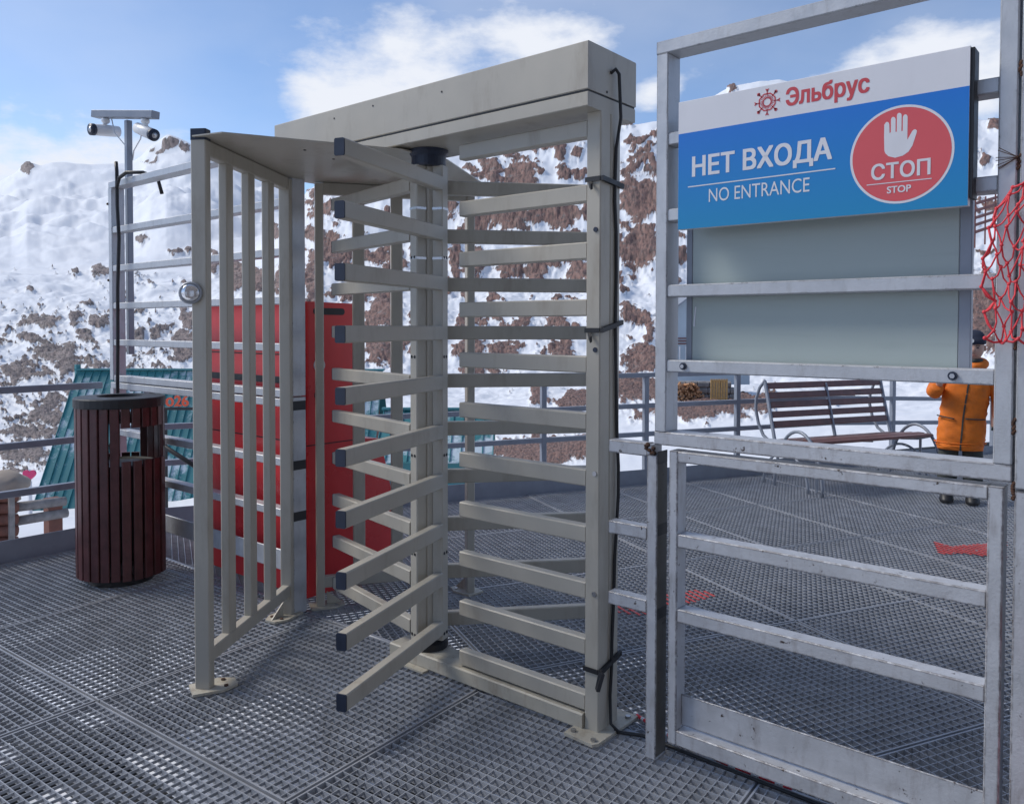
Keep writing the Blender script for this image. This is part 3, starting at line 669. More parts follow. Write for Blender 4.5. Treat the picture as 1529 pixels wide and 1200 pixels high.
camera_dome((-3.80, .07, 2.695), (.10, -1, -.12), 'white bullet security camera on the mast facing the turnstile, beside the crossbar end')
camera_dome((-3.44, .15, 2.650), (.87, .1, -.34), 'white bullet security camera angled down along the fence from the mast crossbar')
solo('fence_cable', MB().tube([(-3.44, -.03, 2.36), (-3.43, -.03, 2.3), (-3.43, -.03, 2.1), (-3.40, -.035, 1.9), (-3.425, -.035, 1.6), (-3.43, -.035, 1.3), (-3.44, -.035, 1.05), (-3.44, -.035, .6), (-3.43, -.03, .05)], .011, 8), M['black'], 'black cable standing up against the left silver fence behind the bin', 'cable', smooth=True)
solo('cable_loop', MB().tube([(-3.425, -.035, 2.20), (-3.40, -.03, 2.26), (-3.33, -.02, 2.285), (-3.25, .04, 2.285), (-3.19, .10, 2.25), (-3.17, .115, 2.16)], .011, 8), M['black'], 'black cable end looped over the top rail of the left silver fence', 'cable', smooth=True)

# ------------------------------------------------------------------ sign frame and gate right of the turnstile
UF = thing('rail_frame', (.68, .04, 1.0), 'tall silver frame of rails that carries the blue sign', 'frame')
vpost(.207, .247, 1.0475, 2.2265, UF); vpost(1.138, 1.178, 1.0475, 2.60, UF)
hrail(.207, 1.138, 2.267, UF, h=.04, y0=.0, y1=.08)
for z in (1.98, 1.744, 1.508): hrail(.2475, 1.1375, z, UF)
rD = hrail(.2475, 1.1375, 1.274, UF)
for x in (.31, 1.055): MB().lathe((0, 0, 0), [(.01, 0), (.01, .01)], 8); 
for x in (.305, 1.048):
    MB().cyl((x, .003, 1.256), (x, -.002, 1.256), .011, 16).build('washer', M['navy'], rD)
    MB().cyl((x, -.002, 1.256), (x, -.007, 1.256), .0065, 6).build('bolt', M['steel'], rD)
hrail(.207, 1.178, 1.047, UF, 'silver_worn', h=.042, y0=.0, y1=.08)
RP = thing('fence_post', (1.21, .04, 0), 'heavy silver post with rusty welds at the right of the gate', 'post')
vpost(1.184, 1.26, .0, .985, RP, 'silver_worn'); vpost(1.184, 1.26, .992, 2.60, RP, 'silver')
for z, s_ in ((1.99, .017), (1.77, .017), (1.48, .014), (1.34, .015), (1.14, .018), (.985, .02)):
    mb = MB(); 
    for q in range(7): mb.lathe((1.181+random.uniform(-.004, .004), .004+random.uniform(-.001, .001), z+(q-3)*s_*.30), [(.001, -s_*.3), (s_*.27, -s_*.1), (s_*.23, s_*.15), (.001, s_*.3)], 8)
    mb.build('weld', M['rust'], RP, True)
for z in (.74, .52): MB().cyl((1.235, -.012, z-.05), (1.235, -.012, z+.05), .016, 12).build('hinge', M['rust'], RP)
for q in range(9):
    a = random.uniform(-.8, .8); MB().tube([(1.18, -.004, 1.78), (1.165-abs(math.cos(a))*.03, -.01, 1.78+.02*math.sin(a)*2)], .0008, 4).build('wire_end', M['rust'], RP)
LP = thing('gate_post', (.205, .04, 0), 'short chipped silver post with three stub bars toward the turnstile', 'post')
vpost(.187, .225, .0, .972, LP, 'silver_worn', y0=-.012, y1=.05)
rsd = MB().box((.2254, -.011, .012), (.2272, .049, .945), .0003).build('dark_sheet', M['darkbrown'], LP)  # thin sheet that makes this post face darker and browner
for z in (.735, .468): MB().box((.2268, -.0112, z-.018), (.2278, .0492, z+.018), .0003).build('tape', M['black'], rsd)
MB().box((.2254, -.011, .9455), (.2272, .049, .985), .0003).build('dark_sheet', M['black'], LP)  # black sheet painted in for the dark opening at the post head
for z in (1.0075, .74, .505): hrail(.044, .1865, z, LP, 'silver_worn', h=.042, y0=-.01, y1=.034, name='stub_bar')
MB().box((.1865, -.012, .9725), (.206, .05, 1.004), .002).build('stub_head', M['silver_worn'], LP)
mb = MB()
for q in range(10): mb.lathe((.200+random.uniform(-.015, .012), -.013+random.uniform(0, .004), .990+random.uniform(-.02, .028)), [(.001, -.006), (.008, -.002), (.007, .004), (.001, .007)], 7)
mb.build('weld', M['rust'], LP, True)
GT = thing('gate', (.71, .03, 0), 'low silver-painted barred gate with chipped paint and kick plate below the blue sign', 'gate')
vpost(.264, .294, .072, .9915, GT, 'silver_worn', y0=-.008, y1=.052, name='stile'); vpost(1.130, 1.164, .05, .9915, GT, 'silver_worn', y0=-.008, y1=.052, name='stile')
hrail(.2945, 1.1295, .9915, GT, 'silver_worn', h=.034, y0=-.008, y1=.052)
for z in (.734, .50): hrail(.2945, 1.1295, z, GT, 'silver_worn', h=.042, y0=-.006, y1=.05)
hrail(.2945, 1.1295, .118, GT, 'silver_worn', h=.048, y0=-.008, y1=.052)
hrail(.2945, 1.1295, .222, GT, 'silver_worn', h=.098, y0=.026, y1=.032, name='kick_plate')
solo('door_edge', MB().box((1.262, -.03, .05), (1.30, .05, .80), .004), M['red'], 'narrow red strip beyond the rusty hinged post', 'panel')

# frosted board
FB = thing('frosted_board', (.67, .07, 1.27), 'grey-green frosted board hung below the blue sign', 'board')
MB().box((.302, .0665, 1.262), (1.046, .0765, 2.03), .001).build('panel', M['board'], FB)
for x0, x1 in ((.281, .301), (1.047, 1.075)): MB().box((x0, .0655, 1.262), (x1, .092, 2.03), .002).build('frame_strip', M['galv_rail'], FB)
pe = MB().slab([(.306, .066, 1.38), (.311, .066, 1.378), (.316, .066, 1.44), (.312, .066, 1.44)], (0, -.0008, 0)).build('peeled_film', M['signwhite'], FB)

# blue sign
SG = thing('sign', (.695, -.03, 1.67), 'blue and white no-entrance sign with a red stop circle and hand', 'sign')
YS = -.040
MB().box((.306, YS, 1.671), (1.083, -.014, 2.054), .0015).build('backing', M['signwhite'], SG)
MB().box((1.0835, YS+.004, 1.69), (1.092, .02, 2.05), .001).build('edge_trim', M['black'], SG)
def flat(name, poly, m, par, lay):
    mb = MB(); y = YS-.0003*lay; n = len(poly)
    mb.slab([(x, y, z) for x, z in poly], (0, .00025, 0)); return mb.build(name, m, par)
bl = flat('blue_field', [(.3063, 1.6713), (1.0827, 1.6713), (1.0827, 1.958), (.3063, 1.958)], M['signblue'], SG, 1)
def circle(cx, cz, rx, rz, n=64): return [(cx+rx*math.cos(2*math.pi*i/n), cz+rz*math.sin(2*math.pi*i/n)) for i in range(n)]
flat('circle_ring', circle(.930, 1.814, .1225, .1235), M['signwhite'], SG, 2)
flat('circle', circle(.930, 1.814, .1165, .1175), M['signred'], SG, 3)
HAND = [(0.892, 1.829),(0.891, 1.862),(0.891, 1.894),(0.894,1.899),(0.897, 1.901),(0.901,1.899),(0.903, 1.894),(0.904, 1.871),(0.907, 1.873),(0.907, 1.906),(0.909,1.910),(0.912, 1.911),(0.916,1.909),(0.918, 1.904),(0.918, 1.872),(0.921, 1.872),(0.921, 1.914),(0.923,1.918),(0.926, 1.919),(0.930,1.917),(0.932, 1.913),(0.932, 1.872),(0.935, 1.872),(0.935, 1.907),(0.937,1.911),(0.940, 1.913),(0.944,1.911),(0.946, 1.906),(0.946, 1.848),(0.957, 1.868),(0.960,1.871),(0.964, 1.872),(0.968, 1.868),(0.967,1.862),(0.958, 1.832),(0.949, 1.818),(0.936, 1.810),(0.918, 1.807),(0.902, 1.813),(0.894, 1.822)]
flat('hand_symbol', HAND, M['signwhite'], SG, 4)
from mathutils.geometry import tessellate_polygon
def glyph_mesh(body):
    """letters as triangles; overlapping contours are unioned, counters stay open"""
    cu = bpy.data.curves.new('t', 'FONT'); cu.body = body; cu.size = 1; cu.resolution_u = 4; cu.fill_mode = 'NONE'
    o = bpy.data.objects.new('t', cu); COL.objects.link(o); bpy.context.view_layer.update()
    me = bpy.data.meshes.new_from_object(o.evaluated_get(bpy.context.evaluated_depsgraph_get()))
    bpy.data.objects.remove(o); bpy.data.curves.remove(cu)
    nb = {}
    for e in me.edges:
        i_, j_ = e.vertices[0], e.vertices[1]; nb.setdefault(i_, []).append(j_); nb.setdefault(j_, []).append(i_)
    seen = set(); loops = []
    for v0 in range(len(me.vertices)):
        if v0 in seen or v0 not in nb: continue
        lp = [v0]; seen.add(v0); cur = v0
        while True:
            nx = [k for k in nb[cur] if k not in seen]
            if not nx: break
            cur = min(nx, key=lambda k: (abs(k-cur), k)); seen.add(cur); lp.append(cur)
        if len(lp) < 3: continue
        if abs(me.vertices[lp[0]].co.x-me.vertices[lp[-1]].co.x) < 1e-3:   # bowl that starts inside its own stem
            xs_ = sorted(me.vertices[k].co.x for k in lp if .001 < me.vertices[k].co.x-me.vertices[lp[0]].co.x < .02)
            if xs_: me.vertices[lp[0]].co.x = me.vertices[lp[-1]].co.x = xs_[0]+.001
        P = [Vector((me.vertices[k].co.x, me.vertices[k].co.y, 0)) for k in lp]
        if lp[0] < lp[-1] or True:
            ar = sum(P[k-1].x*P[k].y-P[k].x*P[k-1].y for k in range(len(P)))/2
        # vertex order follows the contour, so the direction of rising index gives the winding
        up_ = sum(1 if lp[k] > lp[k-1] else -1 for k in range(1, len(lp)))
        loops.append((P, ar*(1 if up_ > 0 else -1)))
    bpy.data.meshes.remove(me)
    big = max(loops, key=lambda q: abs(q[1])); sg = 1 if big[1] > 0 else -1
    outs = [q for q in loops if q[1]*sg > 0]; holes = [q for q in loops if q[1]*sg < 0]
    def inside(p, poly):
        c = False
        for k in range(len(poly)):
            a_, b_ = poly[k], poly[k-1]
            if (a_.y > p.y) != (b_.y > p.y) and p.x < (b_.x-a_.x)*(p.y-a_.y)/(b_.y-a_.y)+a_.x: c = not c
        return c
    V_ = []; F_ = []; ly = []
    own = {id(q): [] for q in outs}
    for h in holes:
        cand = [q for q in outs if inside(h[0][0], q[0])]
        if cand: own[id(min(cand, key=lambda q: abs(q[1])))].append(h[0])
    for n_, q in enumerate(outs):
        pl = [q[0]]+own[id(q)]; flat_ = [p for l in pl for p in l]; o_ = len(V_)
        V_ += [(p.x, p.y) for p in flat_]; ly += [n_ % 3]*len(flat_); F_ += [tuple(k+o_ for k in t) for t in tessellate_polygon(pl)]
    return np.array(V_), F_, ly
def text(name, body, x0, x1, z0, z1, m, lay, bold=0.0):
    c, fs, ly = glyph_mesh(body); a, b = c.min(0), c.max(0); V_ = []; F_s = []; hgt = z1-z0
    sh = [(0, 0)] if bold <= 0 else [(dx*bold*hgt, dz*bold*hgt) for dx in (-1, 0, 1) for dz in (-.7, .7)]
    for q_, (dx, dz) in enumerate(sh):
        o_ = len(V_)
        for (px_, pz_), l_ in zip(c, ly): V_.append((x0+(px_-a[0])/(b[0]-a[0])*(x1-x0)+dx-WL[SG].x, YS-.0003*lay-.00002*q_-.000006*l_-WL[SG].y, z0+(pz_-a[1])/(b[1]-a[1])*(z1-z0)+dz-WL[SG].z))
        F_s += [tuple(i+o_ for i in f_) for f_ in fs]
    me2 = bpy.data.meshes.new(name); me2.from_pydata(V_, [], F_s); me2.materials.append(M[m])
    t = bpy.data.objects.new(name, me2); COL.objects.link(t); t.parent = SG; return t
text('lettering', 'НЕТ ВХОДА', .354, .759, 1.814, 1.884, 'signwhite', 3, .03)
text('lettering', 'NO ENTRANCE', .407, .702, 1.7445, 1.7835, 'signwhite', 3, -.003)
text('lettering', 'СТОП', .862, .999, 1.756, 1.796, 'signwhite', 5, .03)
text('lettering', 'STOP', .900, .956, 1.7185, 1.7355, 'signwhite', 5, .03)
text('lettering', 'Эльбрус', .636, .852, 1.973, 2.034, 'logored', 2, .03)
flat('underline', [(.339, 1.7945), (.770, 1.7965), (.770, 1.7998), (.339, 1.7978)], M['signwhite'], SG, 3)
flat('underline', [(.850, 1.7440), (1.003, 1.7440), (1.003, 1.7462), (.850, 1.7462)], M['signwhite'], SG, 5)
# snowflake wheel emblem
em = MB(); cx, cz = .581, 2.007; yl = YS-.0008
def ln2(a, b, wd):
    a = Vector(a); b = Vector(b); d = (b-a).normalized(); s_ = Vector((-d.y, d.x))*wd/2
    q = [a-s_, b-s_, b+s_, a+s_]; em.slab([(p.x, yl, p.y) for p in q], (0, .0003, 0))
ring = [(cx+.0245*math.cos(R(22.5+45*i)), cz+.0245*math.sin(R(22.5+45*i))) for i in range(8)]
for i in range(8): ln2(ring[i-1], ring[i], .0036)
inr = circle(cx, cz, .0115, .0115, 24)
for i in range(24): ln2(inr[i-1], inr[i], .003)
for i in range(24):
    a = R(15*i); ln2((cx+.012*math.cos(a), cz+.012*math.sin(a)), (cx+(.019 if i % 3 else .024)*math.cos(a), cz+(.019 if i % 3 else .024)*math.sin(a)), .0019)
for i in range(8):
    a = R(45*i); e = .036; c_, s_ = math.cos(a), math.sin(a)
    ln2((cx+.022*c_, cz+.022*s_), (cx+e*c_, cz+e*s_), .0028)
    for w_ in (-.5, .5):
        a2 = a+w_; ln2((cx+.029*c_, cz+.029*s_), (cx+.029*c_+.009*math.cos(a2), cz+.029*s_+.009*math.sin(a2)), .0022)
    if i % 2: em.slab([(cx+.036*c_+.004*math.cos(k*.7), yl, cz+.036*s_+.004*math.sin(k*.7)) for k in range(9)], (0, .0003, 0))
em.build('emblem', M['logored'], SG)

# red net hung on the right posts
def net():
    mb = MB(); nx, nz = 9, 14; x0, z0, z1 = 1.118, 1.34, 1.80
    P = {}
    for j in range(nz+1):
        for i in range(nx+1):
            t = j/nz
            x = x0+.024*i+(.012 if j % 2 else 0)+(.045 if j > 11 else 0)*(1 if i < 3 else .3)+.02*abs(t-.35)+max(0, t-.6)*.17+random.uniform(-.009, .009)
            P[i, j] = Vector((x, -.034+random.uniform(-.020, .010), z0+(z1-z0)*t+random.uniform(-.012, .012)+.012*(i % 2)))
    def cord(a, b, r_=.0020):
        m = (a+b)/2+Vector((random.uniform(-.004, .004), random.uniform(-.006, .003), -.006)); mb.tube([a, a*.5+m*.5+Vector((0, 0, -.001)), m, b*.5+m*.5, b], r_, 6, False)
    for j in range(nz):
        for i in range(nx+1):
            k = i+1 if j % 2 else i-1
            cord(P[i, j], P[i, j+1])
            if 0 <= k <= nx: cord(P[i, j], P[k, j+1])
    for j in range(nz): cord(P[0, j], P[0, j+1], .0028)
    for i in range(nx): cord(P[i, 0], P[i+1, 0], .0028)
    for k in P.values(): mb.lathe(k, [(.001, -.005), (.0042, -.002), (.0042, .002), (.001, .005)], 6)
    return mb
solo('rope_net', net(), M['netred'], 'red rope net with knotted diamond mesh hung over the right silver posts', 'net', smooth=True)
# striped rope and cables lying behind the gate foot
mb = MB(); mbw = MB(); prev = None
def lie(pts, r_=.006):
    out = []
    for k in range(len(pts)-1):
        for s_ in range(8): out.append(Vector(pts[k]).lerp(Vector(pts[k+1]), s_/8))
    return out+[Vector(pts[-1])]
rope = lie([(.02, .20, .009), (.12, .165, .009), (.22, .135, .009), (.42, .10, .009), (.62, .10, .009)])
rt = thing('striped_rope', (.02, .2, 0), 'red and white rope lying on the grating behind the gate post', 'rope')
for k in range(len(rope)-1): (mb if k % 3 else mbw).tube([rope[k], rope[k+1]], .006, 6)
mb.build('red_strand', M['netred'], rt, True); mbw.build('white_strand', M['white'], rt, True)
solo('floor_cable', MB().tube(lie([(.03, .05, .007), (.12, .09, .007), (.3, .085, .007), (.7, .075, .007), (1.2, .09, .007)]), .0065, 6), M['black'], 'black cable lying on the grating under the silver gate', 'cable', smooth=True)

# ------------------------------------------------------------------ red access cabinet behind the left fence
RC = thing('access_cabinet', (-2.3, .4, 0), 'tall red enamel cabinet with black slots standing behind the left silver fence', 'cabinet')
prof = [(.145, .03), (.69, .03), (.715, .10), (.712, .47), (.63, .775), (.487, .79), (.487, 1.495), (.145, 1.50)]
mb = MB(); mb.slab([(-2.80, y, z) for y, z in prof], (.985, 0, 0)); body = mb.build('body', M['red'], RC)
bm = bmesh.new(); bm.from_mesh(body.data); bmesh.ops.bevel(bm, geom=bm.edges[:], offset=.008, segments=2, affect='EDGES'); bm.to_mesh(body.data); bm.free()
for z in (1.235, .80): MB().box((-2.80, .1435, z-.003), (-1.815, .1448, z+.003), .0005).build('panel_seam', M['black'], RC)
MB().box((-2.80, .140, 1.088), (-2.02, .1448, 1.122), .0008).build('display_strip', M['black'], RC)
for x, z in ((-1.97, 1.135), (-1.86, 1.21)): MB().cyl((x, .1435, z), (x, .138, z), .022, 16).build('reader', M['black'], RC)
def pill(y0, y1, z, r_, x, n=10):
    pts = [(y1-r_+r_*math.cos(R(-90+180*i/n)), z+r_*math.sin(R(-90+180*i/n))) for i in range(n+1)]+[(y0+r_-r_*math.cos(R(-90+180*i/n)), z-r_*math.sin(R(-90+180*i/n))) for i in range(n+1)]
    return MB().slab([(x, y, zz) for y, zz in pts], (.0015, 0, 0))
pill(.19, .385, 1.452, .017, -1.8148).build('slot', M['black'], RC)
MB().box((-1.8148, .146, .786), (-1.8136, .486, .791), .0003).build('panel_seam', M['black'], RC)
MB().cyl((-1.815, .225, 1.185), (-1.811, .225, 1.185), .034, 20).build('badge', M['signwhite'], RC)
pill(.195, .245, 1.035, .024, -1.8148).build('slot', M['black'], RC)

# ------------------------------------------------------------------ slatted litter bin
BC = Vector((-2.945, -.245, 0)); BR = .212
TB = thing('litter_bin', BC, 'round litter bin of maroon wooden slats with a black lid', 'bin')
MB().lathe(BC, [(.165, .0), (.165, .055)], 36).build('base', M['black'], TB, True)
lid = MB().lathe(BC, [(.17, .945), (.226, .945), (.228, .95), (.228, .99), (.224, .996), (.115, 1.0), (.112, .985), (.02, .98)], 40).build('lid', M['black'], TB)
NS = 26; cam_a = math.atan2(CAM.y-BC.y, CAM.x-BC.x)
for i in range(NS):
    a = 2*math.pi*(i+.5)/NS+.05; c, s_ = math.cos(a), math.sin(a); up = Vector((c, s_, 0))
    rel = (a-cam_a+math.pi) % (2*math.pi)-math.pi
    p = BC+Vector((c, s_, 0))*BR
    def slat(z0, z1, off=0, name='slat'):
        q = p+up*off; MB().bar(q+Vector((0, 0, z0)), q+Vector((0, 0, z1)), .0435, .018, up=up, c=.003).build(name, M['wood'], TB)
    front = -.10 < rel < 1.25; back = abs(rel) > math.pi-.55
    if front: slat(  .845, .945); slat(.045, .672, .016)
    elif back: slat(  .845, .945); slat(.045, .66)
    else: slat(.045, .945)
for z in (.12, .62, .88): MB().lathe(BC, [(BR-.012, z-.012), (BR-.0105, z-.012), (BR-.0105, z+.012), (BR-.012, z+.012)], 36).build('hoop', M['black'], TB, True)
mb = MB()
prof = [(.17, .06), (.18, .3), (.185, .60), (.185, .640), (.175, .640), (.16, .55)]
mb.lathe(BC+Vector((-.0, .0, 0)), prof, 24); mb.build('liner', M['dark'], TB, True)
solo('wire_hook', MB().tube([BC+Vector((.12, -.10, .66)), BC+Vector((.12, -.11, .74)), BC+Vector((.10, -.09, .79)), BC+Vector((.07, -.08, .80)), BC+Vector((.05, -.07, .77)), BC+Vector((.07, -.09, .74))], .004, 6), M['black'], 'bent black wire inside the opening of the slatted bin', 'wire', smooth=True)

# ------------------------------------------------------------------ bench
BO = Vector((-.725, 5.13, 0)); bd = Vector((.454, .891, 0)); bn = Vector((.891, -.454, 0)); bz = Vector((0, 0, 1))
BN = thing('park_bench', BO, 'park bench with brown wooden slats and curved grey iron ends', 'bench')
P_ = lambda t, n, z: BO+bd*t+bn*n+bz*z
for k in range(6):
    n = .235-.085*k; z = .435-.010*k+.012*(k == 0)*-1
    MB().bar(P_(-.67, n, z), P_(.67, n, z), .070, .026, c=.005).build('seat_slat', M['benchwood'], BN)
tl = Vector((bn.x*-.27, bn.y*-.27, 1)).normalized()
for k in range(5):
    z = .525+.083*k; n = -.225-.27*(z-.47)
    MB().bar(P_(-.67, n, z), P_(.67, n, z), .024, .056, up=tl, c=.005).build('back_slat', M['benchwood'], BN)
def arc(t, n0, n1, h, e=1.0, a0=0, a1=180, zc=0, steps=22):
    cn_, rn = (n0+n1)/2, (n1-n0)/2
    return [P_(t, cn_+rn*math.cos(R(a0+(a1-a0)*i/steps)), zc+h*math.sin(R(a0+(a1-a0)*i/steps))) for i in range(steps+1)]
for t in (-.69, .69):
    MB().tube(arc(t, -.20, .36, .50), .014, 8).build('arm_arch', M['galv_rail'], BN, True)
    MB().tube(arc(t, -.34, .20, .30), .012, 8).build('leg_arch', M['galv_rail'], BN, True)
    MB().tube([P_(t, -.335, .905), P_(t, -.40, .84), P_(t, -.445, .74), P_(t, -.45, .64), P_(t, -.415, .52), P_(t, -.35, .42), P_(t, -.24, .36), P_(t, -.08, .355), P_(t, .1, .375), P_(t, .25, .42)], .014, 8).build('back_curve', M['galv_rail'], BN, True)
    MB().bar(P_(t, -.205, .40), P_(t, -.335, .90), .018, .03, c=.002).build('back_stile', M['galv_rail'], BN)
MB().bar(P_(-.0, -.20, .40), P_(0, -.325, .87), .018, .03, c=.002).build('back_stile', M['galv_rail'], BN)
MB().bar(P_(0, .22, .408), P_(0, -.22, .36), .02, .03, c=.002).build('seat_rail', M['galv_rail'], BN)
MB().bar(P_(-.60, .20, .40), P_(-.60, .20, .0), .02, .02, c=.002).build('leg', M['galv_rail'], BN)
MB().bar(P_(.60, .20, .40), P_(.60, .20, .0), .02, .02, c=.002).build('leg', M['galv_rail'], BN)

# ------------------------------------------------------------------ child in an orange jacket
def gpt(u, v, z=0):
    d = ray(u, v); return CAM+d*((z-CAM.z)/d.z)
PO = gpt(1433, 749); PO.z = 0
pf = Vector((CAM.x-PO.x, CAM.y-PO.y, 0)).normalized(); plf = Vector((-pf.y, pf.x, 0))   # forward (to the viewer), image right
Q = lambda x, y, z: PO+plf*x+pf*y+Vector((0, 0, z))
def skin(name, nodes, edges, mat, parent=None, sub=2):
    """nodes: (x, y, z, rx, ry) in the figure's frame; first node is the root"""
    me = bpy.data.meshes.new(name); off = WL[parent] if parent is not None else PO
    me.from_pydata([tuple(Q(*n[:3])-off) for n in nodes], edges, [])
    o = bpy.data.objects.new(name, me); COL.objects.link(o)
    if parent is not None: o.parent = parent
    else: o.location = PO
    WL[o] = off.copy()
    md = o.modifiers.new('skin', 'SKIN'); md.use_smooth_shade = True
    for i, n in enumerate(nodes):
        sv = me.skin_vertices[0].data[i]; sv.radius = (n[3], n[4]); sv.use_root = (i == 0)
    sb = o.modifiers.new('subsurf', 'SUBSURF'); sb.levels = sub; sb.render_levels = sub
    me.materials.append(mat); return o
body = skin('person', [(0, 0, .66, .10, .08), (.02, 0, .80, .10, .08), (.045, 0, .98, .12, .08), (.06, 0, 1.08, .045, .045), (.075, .01, 1.15, .05, .055), (.075, .01, 1.24, .068, .075), (.075, 0, 1.30, .055, .06),
   (-.085, 0, 1.02, .045, .045), (-.17, .02, .88, .035, .035), (-.155, .15, .93, .028, .028), (-.14, .19, .96, .026, .022),
   (.185, 0, 1.01, .045, .045), (.23, 0, .84, .035, .035), (.225, .05, .66, .028, .028), (.222, .06, .60, .026, .022),
   (-.07, 0, .60, .07, .07), (-.085, .01, .34, .05, .05), (-.09, -.01, .06, .035, .035), (-.09, .08, .025, .032, .022),
   (.07, 0, .60, .07, .07), (.08, .01, .34, .05, .05), (.085, -.01, .06, .035, .035), (.085, .08, .025, .032, .022)],
  [(0, 1), (1, 2), (2, 3), (3, 4), (4, 5), (5, 6), (2, 7), (7, 8), (8, 9), (9, 10), (2, 11), (11, 12), (12, 13), (13, 14), (0, 15), (15, 16), (16, 17), (17, 18), (0, 19), (19, 20), (20, 21), (21, 22)], M['skin'])
tag(body, 'child in an orange hooded jacket and navy knit hat standing behind the frosted board', 'person')
def loft(rings, n=28, wr=0, seed=1, sxl=1.0):
    """rings: (x, y, z, rx, ry) -> closed tube of ellipses with soft folds"""
    mb = MB(); rnd = random.Random(seed); m = len(rings); vs = []; fs = []
    for i, (x, y, z, rx, ry) in enumerate(rings):
        for k in range(n):
            a = 2*math.pi*k/n; w_ = 1+wr*(math.sin(a*5+i*1.7)*.5+math.sin(a*9-i*2.3)*.5+rnd.uniform(-.5, .5))
            e = .82
            cx_ = math.copysign(abs(math.cos(a))**e, math.cos(a)); sy = math.copysign(abs(math.sin(a))**e, math.sin(a))
            vs.append(Q(x+rx*w_*cx_*sxl, y+ry*w_*sy, z))
    for i in range(m-1):
        for k in range(n): fs.append((i*n+k, i*n+(k+1) % n, (i+1)*n+(k+1) % n, (i+1)*n+k))
    fs += [tuple(range(n-1, -1, -1)), tuple(range((m-1)*n, m*n))]
    return mb.add(vs, fs)
jr = [(-.005, 0, .420, .172, .118), (-.005, 0, .455, .182, .128), (-.005, 0, .462, .176, .122), (0, 0, .52, .184, .130), (.005, 0, .60, .182, .128), (.01, 0, .68, .176, .124), (.02, 0, .76, .178, .122), (.03, 0, .84, .178, .122), (.04, 0, .92, .182, .12), (.05, 0, .99, .178, .112), (.055, 0, 1.035, .15, .095), (.06, 0, 1.07, .105, .08), (.062, 0, 1.095, .085, .075)]
dense = []
for a, b in zip(jr[:-1], jr[1:]):
    for s_ in range(3): dense.append(tuple(a[i]+(b[i]-a[i])*s_/3 for i in range(5)))
dense.append(jr[-1])
jk = loft(dense, 44, .036, 3, .92); jacket = jk.build('jacket', M['orange'], body, True)
skin('sleeve', [(-.10, .0, 1.00, .075, .075), (-.165, .015, .925, .068, .068), (-.195, .04, .865, .064, .064), (-.185, .11, .865, .060, .060), (-.168, .155, .905, .052, .052), (-.160, .175, .925, .048, .048)], [(i, i+1) for i in range(5)], M['orange'], body)
skin('sleeve', [(.20, .0, .99, .075, .075), (.245, .0, .90, .066, .066), (.262, .01, .80, .060, .060), (.258, .05, .70, .054, .054), (.254, .06, .655, .048, .048)], [(i, i+1) for i in range(4)], M['orange'], body)
def glove(c, d, u_):
    c = Vector(c); d = Vector(d).normalized(); u_ = Vector(u_).normalized(); s_ = d.cross(u_).normalized()
    n0 = [(*c, .026, .018), (*(c+d*.035), .032, .020)]; ed = [(0, 1)]
    for i, ln in enumerate((.045, .055, .058, .048)):
        b = c+d*.058+s_*(-.026+.0175*i); k = len(n0)
        n0 += [(*b, .0105, .0105), (*(b+d*ln*.5+u_*.004), .0095, .0095), (*(b+d*ln*.85-u_*.012), .008, .008)]; ed += [(1, k), (k, k+1), (k+1, k+2)]
    k = len(n0); b = c+d*.02-s_*.034
    n0 += [(*b, .0115, .0115), (*(b+d*.03-s_*.012), .009, .009)]; ed += [(1, k), (k, k+1)]
    return skin('glove', n0, ed, M['trousers'], body, 1)
glove((-.156, .185, .945), (.12, .35, .9), (0, -1, .3)); glove((.252, .065, .635), (0, .2, -1), (0, 1, 0))
skin('trousers', [(0, 0, .66, .10, .08), (-.075, 0, .55, .075, .078), (-.088, .01, .34, .074, .078), (-.092, -.005, .12, .070, .075), (-.092, -.005, .07, .068, .072), (.075, 0, .55, .075, .078), (.085, .01, .34, .074, .078), (.088, -.005, .12, .070, .075), (.088, -.005, .07, .068, .072)],
     [(0, 1), (1, 2), (2, 3), (3, 4), (0, 5), (5, 6), (6, 7), (7, 8)], M['trousers'], body)
for sx in (-.092, .088):
    mb = loft([(sx, .03, .004, .048, .105), (sx, .03, .02, .052, .110), (sx, .03, .035, .050, .105), (sx, .01, .07, .046, .075), (sx, -.01, .11, .044, .055)], 20, .0); mb.build('boot', M['black'], body, True)
# hood lying round the neck
hd = []
for i in range(25):
    a = 2*math.pi*i/24; hd.append(Q(.064+.088*math.sin(a), -.01+.075*math.cos(a), 1.095+.022*math.cos(a)*-1))
MB().tube(hd, .034, 10).build('hood', M['orange'], body, True)
col = []
for i in range(25):
    a = 2*math.pi*i/24; col.append(Q(.068+.062*math.sin(a), .004+.058*math.cos(a), 1.118))
MB().tube(col, .018, 8).build('collar', M['trousers'], body, True)
zp = MB()
for a, b in zip(dense[:-1], dense[1:]): zp.bar(Q(a[0]+.004, a[1]+a[4]+.002, a[2]), Q(b[0]+.004, b[1]+b[4]+.002, b[2]), .012, .004, up=pf, c=.0005)
zp.build('zipper', M['trousers'], body)
def pocket(x0, z0, x1, z1):
    mb = MB(); pr = []
    for i in range(7):
        t = i/6; x = x0+(x1-x0)*t; z = z0+(z1-z0)*t; e = abs((x-.0)/.178); y = .130*(max(0, 1-e**2.4))**(1/2.4)+.004; pr.append(Q(x, y, z))
    mb.tube(pr, .0055, 6); return mb
pocket(-.165, .685, -.045, .668).build('pocket', M['trousers'], body, True); pocket(.03, .672, .165, .668).build('pocket', M['trousers'], body, True)
mb = MB(); ring_ = [Q(-.005+.180*math.cos(R(15*i)), .128*math.sin(R(15*i)), .475) for i in range(25)]
mb.tube(ring_, .004, 6); mb.build('hem_seam', M['orange'], body, True)
